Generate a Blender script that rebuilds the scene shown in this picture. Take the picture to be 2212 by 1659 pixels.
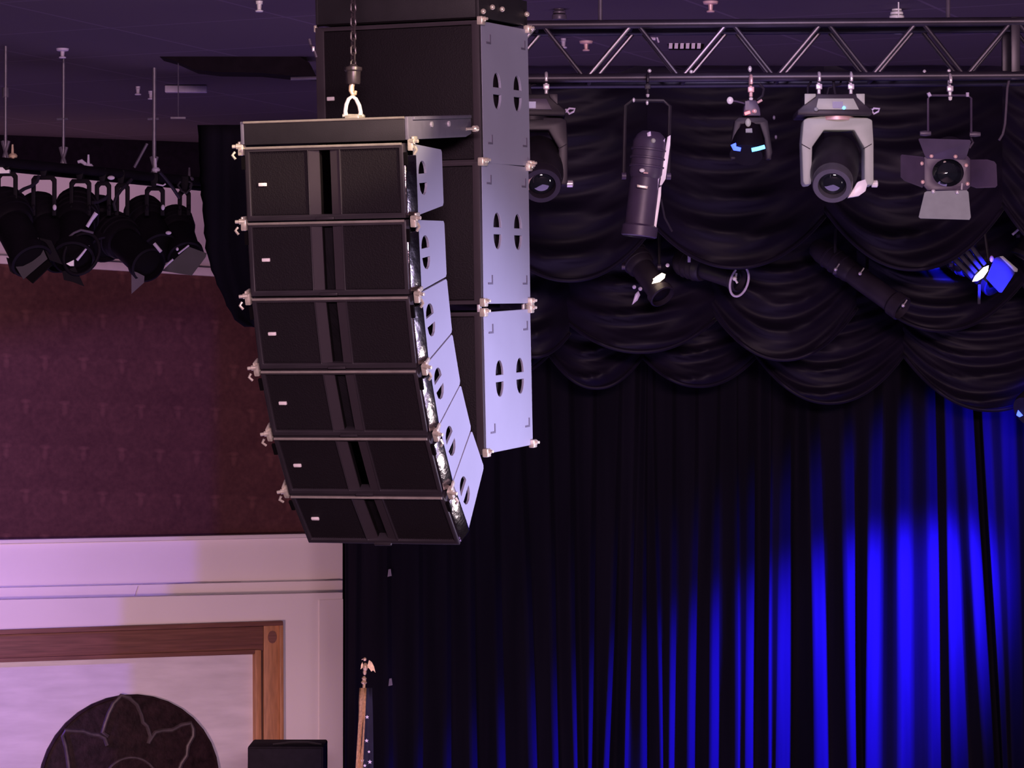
import bpy, bmesh, math, random
from mathutils import Vector, Matrix
from mathutils.geometry import tessellate_polygon
for o in list(bpy.data.objects): bpy.data.objects.remove(o)
SC = bpy.context.scene
COL = SC.collection
random.seed(7)

# ------------------------------------------------------------------ camera
F = 6500.0                      # focal length in pixels of the 2212 px wide frame
HOR = 905.0                     # horizon row
EYE = Vector((0, 0, 4.2))
PITCH = math.atan((HOR - 829.5) / F)
cam_data = bpy.data.cameras.new('camera'); cam = bpy.data.objects.new('camera', cam_data)
COL.objects.link(cam); SC.camera = cam
cam.location = EYE; cam.rotation_euler = (math.pi/2 + PITCH, 0, 0)
cam_data.sensor_fit = 'HORIZONTAL'; cam_data.sensor_width = 36; cam_data.lens = 36 * F / 2212
cam_data.clip_end = 200

# ------------------------------------------------------------------ world, exposure
vs = SC.view_settings
vs.view_transform = 'Standard'; vs.look = 'None'; vs.exposure = 0.0; vs.gamma = 1.0
vs.use_curve_mapping = False
world = bpy.data.worlds.new('world'); SC.world = world; world.use_nodes = True
bg = world.node_tree.nodes['Background']
bg.inputs[0].default_value = (0.40, 0.28, 0.62, 1); bg.inputs[1].default_value = 0.035

def ray(px, py):
    x = (px - 1106) / F; y = (829.5 - py) / F
    c, s = math.cos(PITCH), math.sin(PITCH)
    return Vector((x, c - y*s, s + y*c))
def at(px, py, Y):
    r = ray(px, py); return EYE + r * (Y / r.y)
def proj(p):
    d = Vector(p) - EYE; c, s = math.cos(PITCH), math.sin(PITCH)
    f = d.y*c + d.z*s; u = -d.y*s + d.z*c
    return (1106 + F*d.x/f, 829.5 - F*u/f)

# ------------------------------------------------------------------ lamps
def lamp(name, kind, loc, target, power, color, size=0.3, spot=None, blend=0.3, size_y=None):
    l = bpy.data.lights.new(name, kind); l.energy = power; l.color = color
    if kind == 'AREA':
        l.size = size
        if size_y: l.shape = 'RECTANGLE'; l.size_y = size_y
    else: l.shadow_soft_size = size
    if kind == 'SPOT': l.spot_size = math.radians(spot); l.spot_blend = blend
    o = bpy.data.objects.new(name, l); COL.objects.link(o)
    o.location = loc
    o.rotation_euler = (Vector(target) - Vector(loc)).to_track_quat('-Z', 'Y').to_euler()
    return o
# general pink house wash from the lamps behind and above the viewer
lamp('house_wash', 'AREA', (1.5, -6, 6.2), (0, 20, 3.6), 3600, (1.0, 0.63, 0.76), 5, size_y=1.2)
# added fill under the ceiling, standing in for purple floor bounce
lamp('ceiling_bounce_fill', 'AREA', (0, 17.5, 0.4), (0.6, 18, 6.6), 195, (0.62, 0.40, 1.0), 8, size_y=4)
# cross light from stage right: the cabinet sides
lamp('cross_light', 'SPOT', (7.6, 11.4, 3.2), (-0.4, 12.3, 3.55), 4900, (0.72, 0.64, 1.0), 0.10, spot=27, blend=0.9)
# unseen panel added so its reflection whitens the lower cabinets' corner rails
lamp('rail_highlight_fill', 'AREA', (5.1, 14.15, 2.7), (-0.2, 11.75, 4.0), 55, (1.0, 0.88, 0.88), 1.0, size_y=0.9)
# warm pink fill added out of view to brighten the side wall
lamp('wall_fill', 'SPOT', (-5.2, 14.0, 1.6), (-4.2, 25.5, 3.4), 2000, (1.0, 0.52, 0.56), 0.5, spot=40, blend=0.35)
# warm top light on the fly bars
lamp('warm_top', 'SPOT', (1.6, 8.6, 6.3), (-0.7, 11.75, 5.42), 1150, (1.0, 0.78, 0.52), 0.05, spot=13, blend=0.7)
# lavender fill added above the view to bring out the swag folds
lamp('swag_fill', 'SPOT', (1.2, 14.6, 6.5), (1.9, 20.4, 5.2), 70, (0.70, 0.55, 1.0), 0.1, spot=60, blend=1.0)
# blue wash raking the stage curtain
lamp('blue_wash', 'SPOT', at(2440, 900, 22.45), at(1830, 1480, 23.5), 40000, (0.016, 0.005, 1.0), 0.12, spot=47, blend=1.0)
lamp('blue_fill', 'SPOT', at(2500, 780, 22.4), at(2110, 1120, 23.5), 3000, (0.016, 0.005, 1.0), 0.12, spot=70, blend=1.0)  # second blue fill, added for the upper right of the curtain
# blue spill on the hanging blue lit lantern
lamp('blue_spill', 'SPOT', at(2330, 720, 19.3), at(2125, 592, 21.0), 4200, (0.012, 0.016, 1.0), 0.03, spot=10, blend=0.35)

# ------------------------------------------------------------------ materials
def mat(name, col, rough=0.6, metal=0.0, spec=0.5, noise=0.0, nscale=20, bump=0.0, bscale=60, emit=None, estr=0, sheen=0, coat=0, stretch=None):
    m = bpy.data.materials.new(name); m.use_nodes = True
    nt = m.node_tree; b = nt.nodes['Principled BSDF']
    b.inputs['Base Color'].default_value = (*col, 1); b.inputs['Roughness'].default_value = rough
    b.inputs['Metallic'].default_value = metal; b.inputs['Specular IOR Level'].default_value = spec
    if sheen: b.inputs['Sheen Weight'].default_value = sheen; b.inputs['Sheen Roughness'].default_value = 0.4
    if coat: b.inputs['Coat Weight'].default_value = coat
    if emit: b.inputs['Emission Color'].default_value = (*emit, 1); b.inputs['Emission Strength'].default_value = estr
    if noise or bump:
        tc = nt.nodes.new('ShaderNodeTexCoord'); mp = nt.nodes.new('ShaderNodeMapping')
        nt.links.new(tc.outputs['Object'], mp.inputs[0])
        if stretch: mp.inputs['Scale'].default_value = stretch
    if noise:
        n = nt.nodes.new('ShaderNodeTexNoise'); n.inputs['Scale'].default_value = nscale; n.inputs['Detail'].default_value = 6
        nt.links.new(mp.outputs[0], n.inputs[0])
        r = nt.nodes.new('ShaderNodeMapRange'); r.inputs['From Min'].default_value = .3; r.inputs['From Max'].default_value = .7
        r.inputs['To Min'].default_value = 1-noise; r.inputs['To Max'].default_value = 1+noise
        nt.links.new(n.outputs['Fac'], r.inputs[0])
        mx = nt.nodes.new('ShaderNodeVectorMath'); mx.operation = 'SCALE'; mx.inputs[0].default_value = col
        nt.links.new(r.outputs[0], mx.inputs['Scale']); nt.links.new(mx.outputs[0], b.inputs['Base Color'])
    if bump:
        n2 = nt.nodes.new('ShaderNodeTexNoise'); n2.inputs['Scale'].default_value = bscale; n2.inputs['Detail'].default_value = 3
        nt.links.new(mp.outputs[0], n2.inputs[0])
        bp = nt.nodes.new('ShaderNodeBump'); bp.inputs['Strength'].default_value = bump; bp.inputs['Distance'].default_value = 0.01
        nt.links.new(n2.outputs['Fac'], bp.inputs['Height']); nt.links.new(bp.outputs[0], b.inputs['Normal'])
    return m
class N:
    """tiny node helper"""
    def __init__(s, m): s.nt = m.node_tree; s.b = s.nt.nodes['Principled BSDF']
    def math(s, op, a, b=None, c=None):
        n = s.nt.nodes.new('ShaderNodeMath'); n.operation = op
        for i, v in enumerate((a, b, c)):
            if v is None: continue
            if isinstance(v, (int, float)): n.inputs[i].default_value = v
            else: s.nt.links.new(v, n.inputs[i])
        return n.outputs[0]
    def xyz(s, rot=0):
        tc = s.nt.nodes.new('ShaderNodeTexCoord'); mp = s.nt.nodes.new('ShaderNodeMapping')
        mp.inputs['Rotation'].default_value = (0, rot, 0)
        s.nt.links.new(tc.outputs['Object'], mp.inputs[0])
        sp = s.nt.nodes.new('ShaderNodeSeparateXYZ'); s.nt.links.new(mp.outputs[0], sp.inputs[0])
        return sp.outputs, mp.outputs[0]
    def noise(s, vec, scale, detail=4):
        n = s.nt.nodes.new('ShaderNodeTexNoise'); n.inputs['Scale'].default_value = scale; n.inputs['Detail'].default_value = detail
        s.nt.links.new(vec, n.inputs[0]); return n.outputs['Fac']
    def mix(s, fac, a, b):
        n = s.nt.nodes.new('ShaderNodeMix'); n.data_type = 'RGBA'
        s.nt.links.new(fac, n.inputs[0]) if not isinstance(fac, float) else None
        for k, v in ((6, a), (7, b)):
            if isinstance(v, tuple): n.inputs[k].default_value = (*v, 1)
            else: s.nt.links.new(v, n.inputs[k])
        return n.outputs[2]
    def base(s, o): s.nt.links.new(o, s.b.inputs['Base Color'])

M = {}
M['plastic'] = mat('black_plastic', (.020,.017,.022), .55, noise=.15, nscale=8, bump=.1, bscale=300, spec=0.3)
M['body'] = mat('cabinet_black', (.012,.010,.014), .7, noise=.2, spec=0.1)
M['grille'] = mat('grille_mesh', (.0115,.0088,.0120), .62, noise=.12, nscale=3, spec=0.12)
_n = N(M['grille']); (_o, _v) = _n.xyz()
_vo = _n.nt.nodes.new('ShaderNodeTexVoronoi'); _vo.inputs['Scale'].default_value = 170; _n.nt.links.new(_v, _vo.inputs[0])
_bp = _n.nt.nodes.new('ShaderNodeBump'); _bp.inputs['Strength'].default_value = .35; _bp.inputs['Distance'].default_value = .003
_n.nt.links.new(_vo.outputs['Distance'], _bp.inputs['Height']); _n.nt.links.new(_bp.outputs[0], _n.b.inputs['Normal'])
M['bezel'] = mat('bezel_black', (.032,.026,.034), .42, noise=.15, nscale=5, spec=0.3)
M['horn'] = mat('horn_black', (.040,.031,.040), .5, noise=.1, nscale=5, spec=0.2)
M['void'] = mat('slot_shade', (.003,.002,.003), .9, spec=.1)  # near black puts the shade of slots and recesses into the colour
M['side'] = mat('side_panel_lit', (.30,.305,.42), .5, noise=.04, nscale=4, bump=.05, bscale=200)  # pale violet grey stands in for side light on black cabinets
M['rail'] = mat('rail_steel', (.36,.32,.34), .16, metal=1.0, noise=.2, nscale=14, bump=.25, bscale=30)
M['lip'] = mat('lip_highlight', (.26,.23,.21), .35, metal=.0, noise=.15)  # paler than the bezel, painting in the highlight along the edges
M['flyside'] = mat('fly_bar_grey', (.14,.13,.18), .45, noise=.1)
M['barrel'] = mat('barrel_lit_grey', (.075,.070,.085), .35, noise=.1)  # lit copy of the dark barrel finish
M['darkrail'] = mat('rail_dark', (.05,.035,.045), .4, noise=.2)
M['chrome'] = mat('rigging_steel', (.80,.74,.62), .25, metal=.45, noise=.15, nscale=60)
M['mark'] = mat('stamped_mark', (.12,.11,.17), .6, noise=.1)
M['badge'] = mat('badge_silver', (.92,.86,.86), .35, noise=.05, emit=None)
M['chain'] = mat('chain_black', (.06,.045,.055), .35, metal=.3, noise=.3, nscale=40)
M['hook'] = mat('hook_brass', (.78,.60,.42), .35, metal=.3, noise=.2)
M['white'] = mat('white_enamel', (.86,.86,.84), .3, noise=.05)
M['truss'] = mat('truss_black', (.028,.022,.038), .4, metal=.2, noise=.3, nscale=6)
M['trussd'] = mat('truss_diagonal_lit', (.055,.047,.070), .3, metal=.3, noise=.2, nscale=6)  # paler copy of the truss black, painting light on these diagonals
M['fix'] = mat('lantern_black', (.018,.014,.022), .5, noise=.25, nscale=12, spec=0.3)
M['fixm'] = mat('lantern_smoke', (.024,.018,.030), .45, noise=.2, nscale=9, spec=0.3)
M['fixd'] = mat('lantern_silhouette', (.007,.005,.009), .6, noise=.2, nscale=9, spec=0.08)  # darker lantern black that paints in the backlit silhouettes
M['bluefix'] = mat('lantern_dull', (.014,.012,.030), .5, spec=.2, noise=.2)
M['fixp'] = mat('lantern_charcoal', (.060,.042,.085), .45, noise=.2, nscale=9)
M['yoke'] = mat('yoke_lit_grey', (.39,.43,.37), .5, noise=.07, nscale=10)  # black yoke with the light on it painted in as grey
M['ygrey'] = mat('door_lit_grey', (.26,.29,.30), .5, noise=.07, nscale=20)  # paler copy with the light on the bottom door painted in
M['flap'] = mat('flap_mauve', (.10,.075,.11), .6, noise=.08)
M['lens'] = mat('lens_glass', (.010,.012,.018), .06, spec=.9, coat=1, noise=.1)
M['steel'] = mat('bolt_steel', (.70,.66,.72), .3, metal=.35, noise=.1)
M['rivet'] = mat('rivet_copper', (.72,.48,.46), .4, metal=.2, noise=.1)
M['silverring'] = mat('ring_silver', (.60,.54,.72), .3, noise=.1)
M['velvet'] = mat('velvet_black', (.0095,.0065,.0165), .5, noise=.3, nscale=2.5, sheen=.04, stretch=(.4, 1, 2.2), spec=0.15)
M['velvetb'] = mat('velvet_stage', (.0075,.0062,.0105), .85, noise=.25, nscale=3, stretch=(3, 1, .15), spec=0.03)
M['rod'] = mat('rod_grey', (.10,.082,.12), .4, metal=.1, noise=.2)
M['flange'] = mat('flange_white', (.55,.48,.60), .5, noise=.1)
M['cable'] = mat('cable_black', (.02,.016,.028), .5, noise=.2, spec=0.2)
M['gold'] = mat('gold_gilt', (.85,.62,.34), .35, metal=.3, noise=.25, nscale=40)
M['fringe'] = mat('gold_fringe', (.55,.32,.14), .8, noise=.35, nscale=60)
M['navy'] = mat('flag_navy', (.015,.014,.035), .8, noise=.2)
M['ltwhite'] = mat('white_and_glint', (.95,.92,.95), .35, noise=.05)  # white for pale parts, also for painted reflections and lit edges
M['glowwarm'] = mat('lamp_glow_warm', (1,.9,.75), .4, emit=(1,.80,.50), estr=6)
M['glowblue'] = mat('led_glow_blue', (.1,.3,1), .4, emit=(.10,.42,1), estr=4)
M['glowblue2'] = mat('lens_glow_blue', (.05,.1,1), .4, emit=(.05,.10,1), estr=3)
M['glowcyan'] = mat('lens_glow_cyan', (.05,.5,1), .4, emit=(.02,.45,1), estr=1.5)
M['glowred'] = mat('indicator_red', (1,.1,.1), .4, emit=(1,.12,.14), estr=4)
M['screen'] = mat('screen_blue', (.05,.05,.12), .2, emit=(.10,.11,.30), estr=.5)

# ------------------------------------------------------------------ mesh builder
class MB:
    def __init__(s): s.v = []; s.f = []
    def add(s, vs, fs):
        k = len(s.v); s.v += [Vector(v) for v in vs]; s.f += [tuple(i+k for i in f) for f in fs]; return s
    def box(s, c, size, R=None):
        c = Vector(c); h = Vector(size)/2; R = R or Matrix.Identity(3); vs = []
        for x in (-1,1):
            for y in (-1,1):
                for z in (-1,1): vs.append(c + R @ Vector((x*h.x, y*h.y, z*h.z)))
        return s.add(vs, [(0,1,3,2),(4,6,7,5),(0,4,5,1),(2,3,7,6),(0,2,6,4),(1,5,7,3)])
    def prism(s, outer, t0, t1, fn=None, holes=()):
        """outline in 2-D (a,b) swept from t0 to t1; fn(a,b,t) -> point (default x=a, z=b, y=t)"""
        fn = fn or (lambda a, b, t: Vector((a, t, b)))
        loops = [outer] + list(holes)
        flat = [p for l in loops for p in l]; n = len(flat)
        tris = tessellate_polygon([[Vector((p[0], p[1], 0)) for p in l] for l in loops])
        vs = [fn(p[0], p[1], t0) for p in flat] + [fn(p[0], p[1], t1) for p in flat]
        fs = []
        for t in tris:
            fs.append(tuple(t)); fs.append(tuple(i+n for i in reversed(t)))
        k = 0
        for l in loops:
            m = len(l)
            for i in range(m):
                j = (i+1) % m; fs.append((k+i, k+j, n+k+j, n+k+i))
            k += m
        return s.add(vs, fs)
    def tube(s, pts, r, n=10, closed=False):
        pts = [Vector(p) for p in pts]; m = len(pts)
        rs = r if isinstance(r, (list, tuple)) else [r]*m
        prev = None; vs = []
        for i, p in enumerate(pts):
            a = pts[(i-1) % m] if (closed or i > 0) else p; b = pts[(i+1) % m] if (closed or i < m-1) else p
            t = (b-a).normalized()
            if prev is None:
                u = t.orthogonal().normalized()
            else:
                u = (prev - t*prev.dot(t)); u = u.normalized() if u.length > 1e-6 else t.orthogonal().normalized()
            prev = u; w = t.cross(u)
            for k in range(n):
                a_ = 2*math.pi*k/n; vs.append(p + (u*math.cos(a_) + w*math.sin(a_))*rs[i])
        fs = []
        for i in range(m if closed else m-1):
            j = (i+1) % m
            for k in range(n):
                l = (k+1) % n; fs.append((i*n+k, i*n+l, j*n+l, j*n+k))
        if not closed: fs += [tuple(range(n))[::-1], tuple((m-1)*n+k for k in range(n))]
        return s.add(vs, fs)
    def lathe(s, prof, o, axis, n=28, sx=1.0, ref=None):
        o = Vector(o); ax = Vector(axis).normalized()
        u = (Vector(ref) - ax*Vector(ref).dot(ax)).normalized() if ref else ax.orthogonal().normalized()
        w = ax.cross(u); vs = []; m = len(prof)
        for (r, h) in prof:
            for k in range(n):
                a = 2*math.pi*k/n; vs.append(o + ax*h + (u*math.cos(a)*sx + w*math.sin(a))*max(r, 1e-4))
        fs = []
        for i in range(m-1):
            for k in range(n):
                l = (k+1) % n; fs.append((i*n+k, i*n+l, (i+1)*n+l, (i+1)*n+k))
        fs += [tuple(range(n))[::-1], tuple((m-1)*n+k for k in range(n))]
        return s.add(vs, fs)
    def ball(s, c, r, sc=(1,1,1), n=12):
        c = Vector(c); prof = [(math.sin(math.pi*i/8), -math.cos(math.pi*i/8)) for i in range(9)]
        k = len(s.v); s.lathe(prof, (0,0,0), (0,0,1), n)
        for i in range(k, len(s.v)):
            v = s.v[i]; s.v[i] = c + Vector((v.x*r*sc[0], v.y*r*sc[1], v.z*r*sc[2]))
        return s
    def build(s, name, m, parent=None, bevel=0, local=False, angle=35, origin=None, seg=2):
        me = bpy.data.meshes.new(name)
        if parent is not None:
            T = Matrix.Identity(4) if local else RM[parent.name].inverted()
            loc = None
        else:
            if origin is not None: loc = Vector(origin)
            else:
                lo = [min(v[i] for v in s.v) for i in range(3)]; hi = [max(v[i] for v in s.v) for i in range(3)]
                loc = Vector(((lo[0]+hi[0])/2, (lo[1]+hi[1])/2, lo[2]))
            T = Matrix.Translation(-loc)
        me.from_pydata([T @ v for v in s.v], [], s.f)
        bm = bmesh.new(); bm.from_mesh(me)
        bmesh.ops.recalc_face_normals(bm, faces=bm.faces)
        if bevel:
            es = [e for e in bm.edges if len(e.link_faces) == 2 and e.calc_face_angle(0) > .6]
            bmesh.ops.bevel(bm, geom=es, offset=bevel, segments=seg, affect='EDGES', clamp_overlap=True, profile=.5)
        bm.to_mesh(me); bm.free()
        me.shade_smooth(); me.set_sharp_from_angle(angle=math.radians(angle))
        me.materials.append(M[m] if isinstance(m, str) else m)
        o = bpy.data.objects.new(name, me); COL.objects.link(o)
        if parent is not None:
            o.parent = parent; RM[o.name] = RM[parent.name]
        else: o.location = loc; RM[o.name] = Matrix.Translation(loc)
        return o
RM = {}
def tag(o, label=None, cat=None, group=None, kind=None):
    if label: o['label'] = label
    if cat: o['category'] = cat
    if group: o['group'] = group
    if kind: o['kind'] = kind
    return o
def struct(o, label=None):
    o['kind'] = 'structure'
    if label: o['label'] = label
    return o
def thing(name, label, cat, loc=(0,0,0), R=None, group=None):
    o = bpy.data.objects.new(name, None); COL.objects.link(o); o.empty_display_size = .05
    T = Matrix.Translation(Vector(loc))
    if R is not None: T = T @ R.to_4x4()
    o.matrix_world = T; RM[o.name] = T
    return tag(o, label, cat, group)
def dup(root, T, label, parent=None):
    r = root.copy(); COL.objects.link(r)
    if parent is None:
        r.matrix_world = T; RM[r.name] = T
        if label: r['label'] = label
    else: r.parent = parent
    for ch in list(root.children): dup(ch, None, None, r)
    return r
def arc(c, r, a0, a1, n):
    return [(c[0]+r*math.cos(math.radians(a0+(a1-a0)*i/n)), c[1]+r*math.sin(math.radians(a0+(a1-a0)*i/n))) for i in range(n+1)]
# ================================================================== the room
CEIL = EYE.z + 2.40
# ceiling with faint tile joints
m = M['ceiling'] = mat('ceiling_paint', (.10,.075,.10), .85, spec=.2, noise=.10, nscale=.8)
n = N(m); (o, v) = n.xyz()
mp = n.nt.nodes.new('ShaderNodeMapping'); mp.inputs['Rotation'].default_value = (0, 0, .42); n.nt.links.new(v, mp.inputs[0])
br = n.nt.nodes.new('ShaderNodeTexBrick'); br.inputs['Scale'].default_value = 1
br.inputs['Brick Width'].default_value = 1.22; br.inputs['Row Height'].default_value = 1.22; br.inputs['Mortar Size'].default_value = .012
br.offset = 0; br.inputs['Color1'].default_value = (.105,.076,.10,1); br.inputs['Color2'].default_value = (.095,.070,.095,1); br.inputs['Mortar'].default_value = (.15,.11,.15,1)
n.nt.links.new(mp.outputs[0], br.inputs[0]); n.base(br.outputs['Color'])
struct(MB().box((0, 12, CEIL+.05), (22, 42, .1)).build('ceiling', 'ceiling'), 'dark purple lit ceiling with faint tile joints')
M['floor'] = mat('floor_carpet', (.05,.03,.05), .9, noise=.3)
struct(MB().box((0, 12, -.05), (22, 42, .1)).build('floor', 'floor'))
M['backblack'] = mat('back_wall_black', (.006,.004,.009), .9, spec=.1, noise=.2)
struct(MB().box((2.0, 29.0, 3.3), (14, .1, 6.6)).build('wall_back', 'backblack'))

# left wall plane: recedes to the right
PSI = math.radians(23)
WR = at(740, 1200, 26.6); WD = Vector((math.cos(PSI), math.sin(PSI), 0)); WN = Vector((math.sin(PSI), -math.cos(PSI), 0))
WR.z = 0
def onwall(px, py, off=0.0):
    """point of the picture ray on the wall plane moved off metres towards the room"""
    r = ray(px, py); q = WR + WN*off
    return EYE + r * ((q - EYE).dot(WN) / r.dot(WN))
def wc(px, py, off=0.0):
    p = onwall(px, py, off); return ((p - WR).dot(WD), p.z)
def wfn(a, b, t): return WR + WD*a + WN*t + Vector((0, 0, b))
def wallprism(pts, t0, t1, name, m, holes=(), bevel=0, **k):
    mb = MB().prism(pts, t0, t1, wfn, holes); return mb.build(name, m, bevel=bevel, origin=WR, **k)
LEFT = -8.0
M['wallblack'] = mat('wall_top_black', (.005,.003,.007), .9, spec=.03, noise=.2)
# wallpaper with repeating vase motif
m = M['wallpaper'] = mat('wallpaper_brown', (.080,.034,.046), .75, spec=.2)
n = N(m)
tc = n.nt.nodes.new('ShaderNodeTexCoord')
d1 = n.nt.nodes.new('ShaderNodeVectorMath'); d1.operation = 'DOT_PRODUCT'; n.nt.links.new(tc.outputs['Object'], d1.inputs[0]); d1.inputs[1].default_value = WD
sp = n.nt.nodes.new('ShaderNodeSeparateXYZ'); n.nt.links.new(tc.outputs['Object'], sp.inputs[0])
U = n.math('DIVIDE', d1.outputs['Value'], .335); V0 = n.math('ADD', sp.outputs[2], n.math('MULTIPLY', d1.outputs['Value'], .040))
V = n.math('DIVIDE', V0, .76)
def lattice(du, dv, ru, rv, cu=0, cv=0):
    fu = n.math('ABSOLUTE', n.math('SUBTRACT', n.math('FRACT', n.math('ADD', U, du+cu)), .5))
    fv = n.math('ABSOLUTE', n.math('SUBTRACT', n.math('FRACT', n.math('ADD', V, dv+cv)), .5))
    e = n.math('ADD', n.math('POWER', n.math('DIVIDE', fu, ru), 2), n.math('POWER', n.math('DIVIDE', fv, rv), 2))
    return n.math('SMOOTH_MIN', 1.0, n.math('MAXIMUM', n.math('SUBTRACT', 1.0, e), 0.0), .1)
sh = []
for (du, dv) in ((0, 0), (.5, .5)):
    sh.append(lattice(du, dv, .09, .085))                # vase stem
    sh.append(lattice(du, dv, .17, .030, 0, -.075))      # bowl
    sh.append(n.math('MULTIPLY', n.math('SUBTRACT', lattice(du+.5, dv+.08, .40, .20), lattice(du+.5, dv+.08, .33, .155)), .8))
tot = sh[0]
for q in sh[1:]: tot = n.math('ADD', tot, q)
nz = n.noise(tc.outputs['Object'], 26, 6); nz2 = n.noise(tc.outputs['Object'], 3, 3)
fac = n.math('ADD', n.math('MULTIPLY', tot, .36), n.math('MULTIPLY', n.math('SUBTRACT', nz, .5), .6))
fac = n.math('ADD', fac, n.math('MULTIPLY', n.math('SUBTRACT', nz2, .5), .30)); fac = n.math('ADD', fac, .22)
n.base(n.mix(fac, (.050,.017,.022), (.150,.062,.062)))
# frame work paint, plaster panel, wood
M['cream'] = mat('cream_paint', (.80,.77,.76), .6, noise=.03, nscale=1.2)
M['pink'] = mat('upper_panel_paint', (.47,.42,.50), .7, noise=.03, nscale=2)
M['pinktrim'] = mat('upper_trim_paint', (.64,.58,.66), .6, noise=.03)
M['plaster'] = mat('plaster_panel', (.66,.64,.68), .7, noise=.10, nscale=2.6, bump=.1, bscale=8, stretch=(1, 1, 5))
M['wood'] = mat('oak_wood', (.42,.20,.09), .5, noise=.22, nscale=9, bump=.1, bscale=20, stretch=(6, 6, .6))
M['woodh'] = mat('oak_wood_rail', (.18,.080,.058), .5, noise=.25, nscale=7, bump=.1, bscale=20, stretch=(.4, .4, 9))
M['woodd'] = mat('oak_groove', (.10,.045,.03), .6, noise=.2)
M['crack'] = mat('plaster_crack', (.38,.30,.36), .8, noise=.2)

def band(y0l, y0r, y1l, y1r, off, xr=740):
    """quad strip of the wall: top edge and bottom edge rows at px 0 and px xr, extended to LEFT"""
    def ext(yl, yr):
        a = wc(0, yl, off); b = wc(xr, yr, off); k = (b[1]-a[1])/(b[0]-a[0])
        return (LEFT, a[1]+k*(LEFT-a[0])), b
    tl, tr = ext(y0l, y0r); bl, br_ = ext(y1l, y1r)
    return [tl, tr, br_, bl]
def rectband(pts, t0, t1, name, m, label=None, bevel=0):
    return struct(wallprism(pts, t0, t1, name, m, bevel=bevel), label)
# black top, pink upper panel, its moulding, wallpaper
zt = CEIL
p = band(300, 330, 350, 424, 0); rectband([(LEFT, zt), (.05, zt), p[2], p[3]], -.12, 0, 'wall_left', 'wallblack', 'black painted top of the side wall')
rectband(band(350, 424, 552, 596, 0), -.12, 0, 'wall_left_panel', 'pink', 'mauve upper wall panel behind the hanging lamps')
rectband(band(552, 596, 570, 614, 0), -.12, .05, 'trim_1', 'pinktrim', 'pale moulding under the mauve upper wall panel', .008)
rectband(band(570, 614, 1166, 1151, 0), -.12, 0, 'wall_left_paper', 'wallpaper', 'brown patterned wallpaper')
# cream fascia bands (each stands less far out than the one above)
rectband(band(1166, 1151, 1175, 1160, .11), -.12, .11, 'trim_2', 'cream', 'thin cap moulding above the cream fascia', .01)
rectband(band(1175, 1160, 1276, 1260, .06), -.12, .06, 'wall_left_fascia', 'cream', 'cream fascia band under the wallpaper')
rectband(band(1270, 1254, 1304, 1288, .15), -.12, .15, 'trim_3', 'cream', 'cream cove moulding under the fascia')
a = band(1296, 1280, 1361, 1341, .30); 
fr_o = [wc(-400, 1373, .04), wc(611, 1341, .04), wc(614, 1900, .04), wc(-400, 1900, .04)]
# lower cream wall with an opening for the wood frame
outer = [a[0], a[1], (a[1][0], 0), (LEFT, 0)]
outer = [a[0], a[1], (a[1][0], 0.0), (wc(614, 1659, .30)[0], 0.0), wc(611, 1341, .30), wc(0, 1361, .30), (LEFT, wc(0, 1361, .30)[1]+.1)]
rectband(outer, -.12, .30, 'wall_left_lower', 'cream', 'cream lower wall around the wood frame')
xl_ = wc(-515, 1400, .30)[0]
rectband([(LEFT, wc(0, 1361, .30)[1]+.3), (xl_, wc(-515, 1361, .30)[1]), (xl_, 0), (LEFT, 0)], -.12, .298, 'wall_left_lower', 'cream', 'cream lower wall left of the wood frame')
x690 = wc(690, 1500, .31)[0]
rectband([(x690, wc(690, 1296, .31)[1]), (a[1][0], wc(735, 1294, .31)[1]), (a[1][0], 0), (x690, 0)], .29, .312, 'trim_4', 'cream', 'flat cream pilaster at the wall end')
# plaster hairline cracks
mb = MB()
for pts in ([(285,1268),(310,1262),(350,1262),(430,1257),(520,1257)], [(298,1266),(293,1280),(290,1292)], [(640,1257),(690,1256),(715,1251),(735,1250)]):
    mb.tube([onwall(x, y, .062 if y < 1275 and len(pts) > 3 else .152) for x, y in pts], .0025, 5)
struct(mb.build('trim_5', 'crack', origin=WR), 'hairline plaster cracks in the cream fascia')

OF = .26
# wood framed panel: one built in thing
wf = thing('wood_frame', 'oak wood frame around the pale plaster panel on the side wall', 'frame', onwall(580, 1600, 0))
fo = .075
def wbox(poly, t0, t1, name, m, parent=wf, bevel=.004, holes=()):
    return MB().prism(poly, t0+OF, t1+OF, wfn, holes).build(name, m, parent, bevel=bevel)
def wq(pts, off): return [wc(x, y, off+OF) for x, y in pts]
wbox(wq([(-500,1377),(611,1341),(611,1351),(-500,1387)], .09), -.05, .095, 'top_moulding', 'woodh')
wbox(wq([(-500,1387),(569,1353),(569,1406),(-500,1444)], .06), -.05, .06, 'top_rail', 'woodh')
wbox(wq([(-500,1440),(552,1403),(549,1413),(-500,1447)], .08), -.05, .085, 'inner_moulding', 'woodh')
wbox(wq([(570,1352),(607,1350),(609,1900),(570,1900)], .06), -.05, .06, 'side_post', 'wood')
wbox(wq([(604,1345),(612,1344),(615,1900),(607,1900)], .09), -.05, .09, 'side_moulding', 'wood')
wbox(wq([(563,1402),(570,1400),(571,1900),(565,1900)], .03), -.05, .03, 'groove', 'woodd', bevel=0)
wbox(wq([(551,1404),(564,1404),(566,1900),(553,1900)], .08), -.05, .085, 'inner_post', 'wood')
wbox(wq([(-530,1378),(-500,1377),(-500,1960),(-530,1960)], .06), -.05, .06, 'side_post', 'wood')
kx = MB().prism([ (wc(588,1376,.06+OF)[0]+.04*math.cos(t*.4), wc(588,1376,.06+OF)[1]+.055*math.sin(t*.4)) for t in range(16)], .055+OF, .066+OF, wfn)
kx.build('wood_knot', 'woodh', wf)
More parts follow.
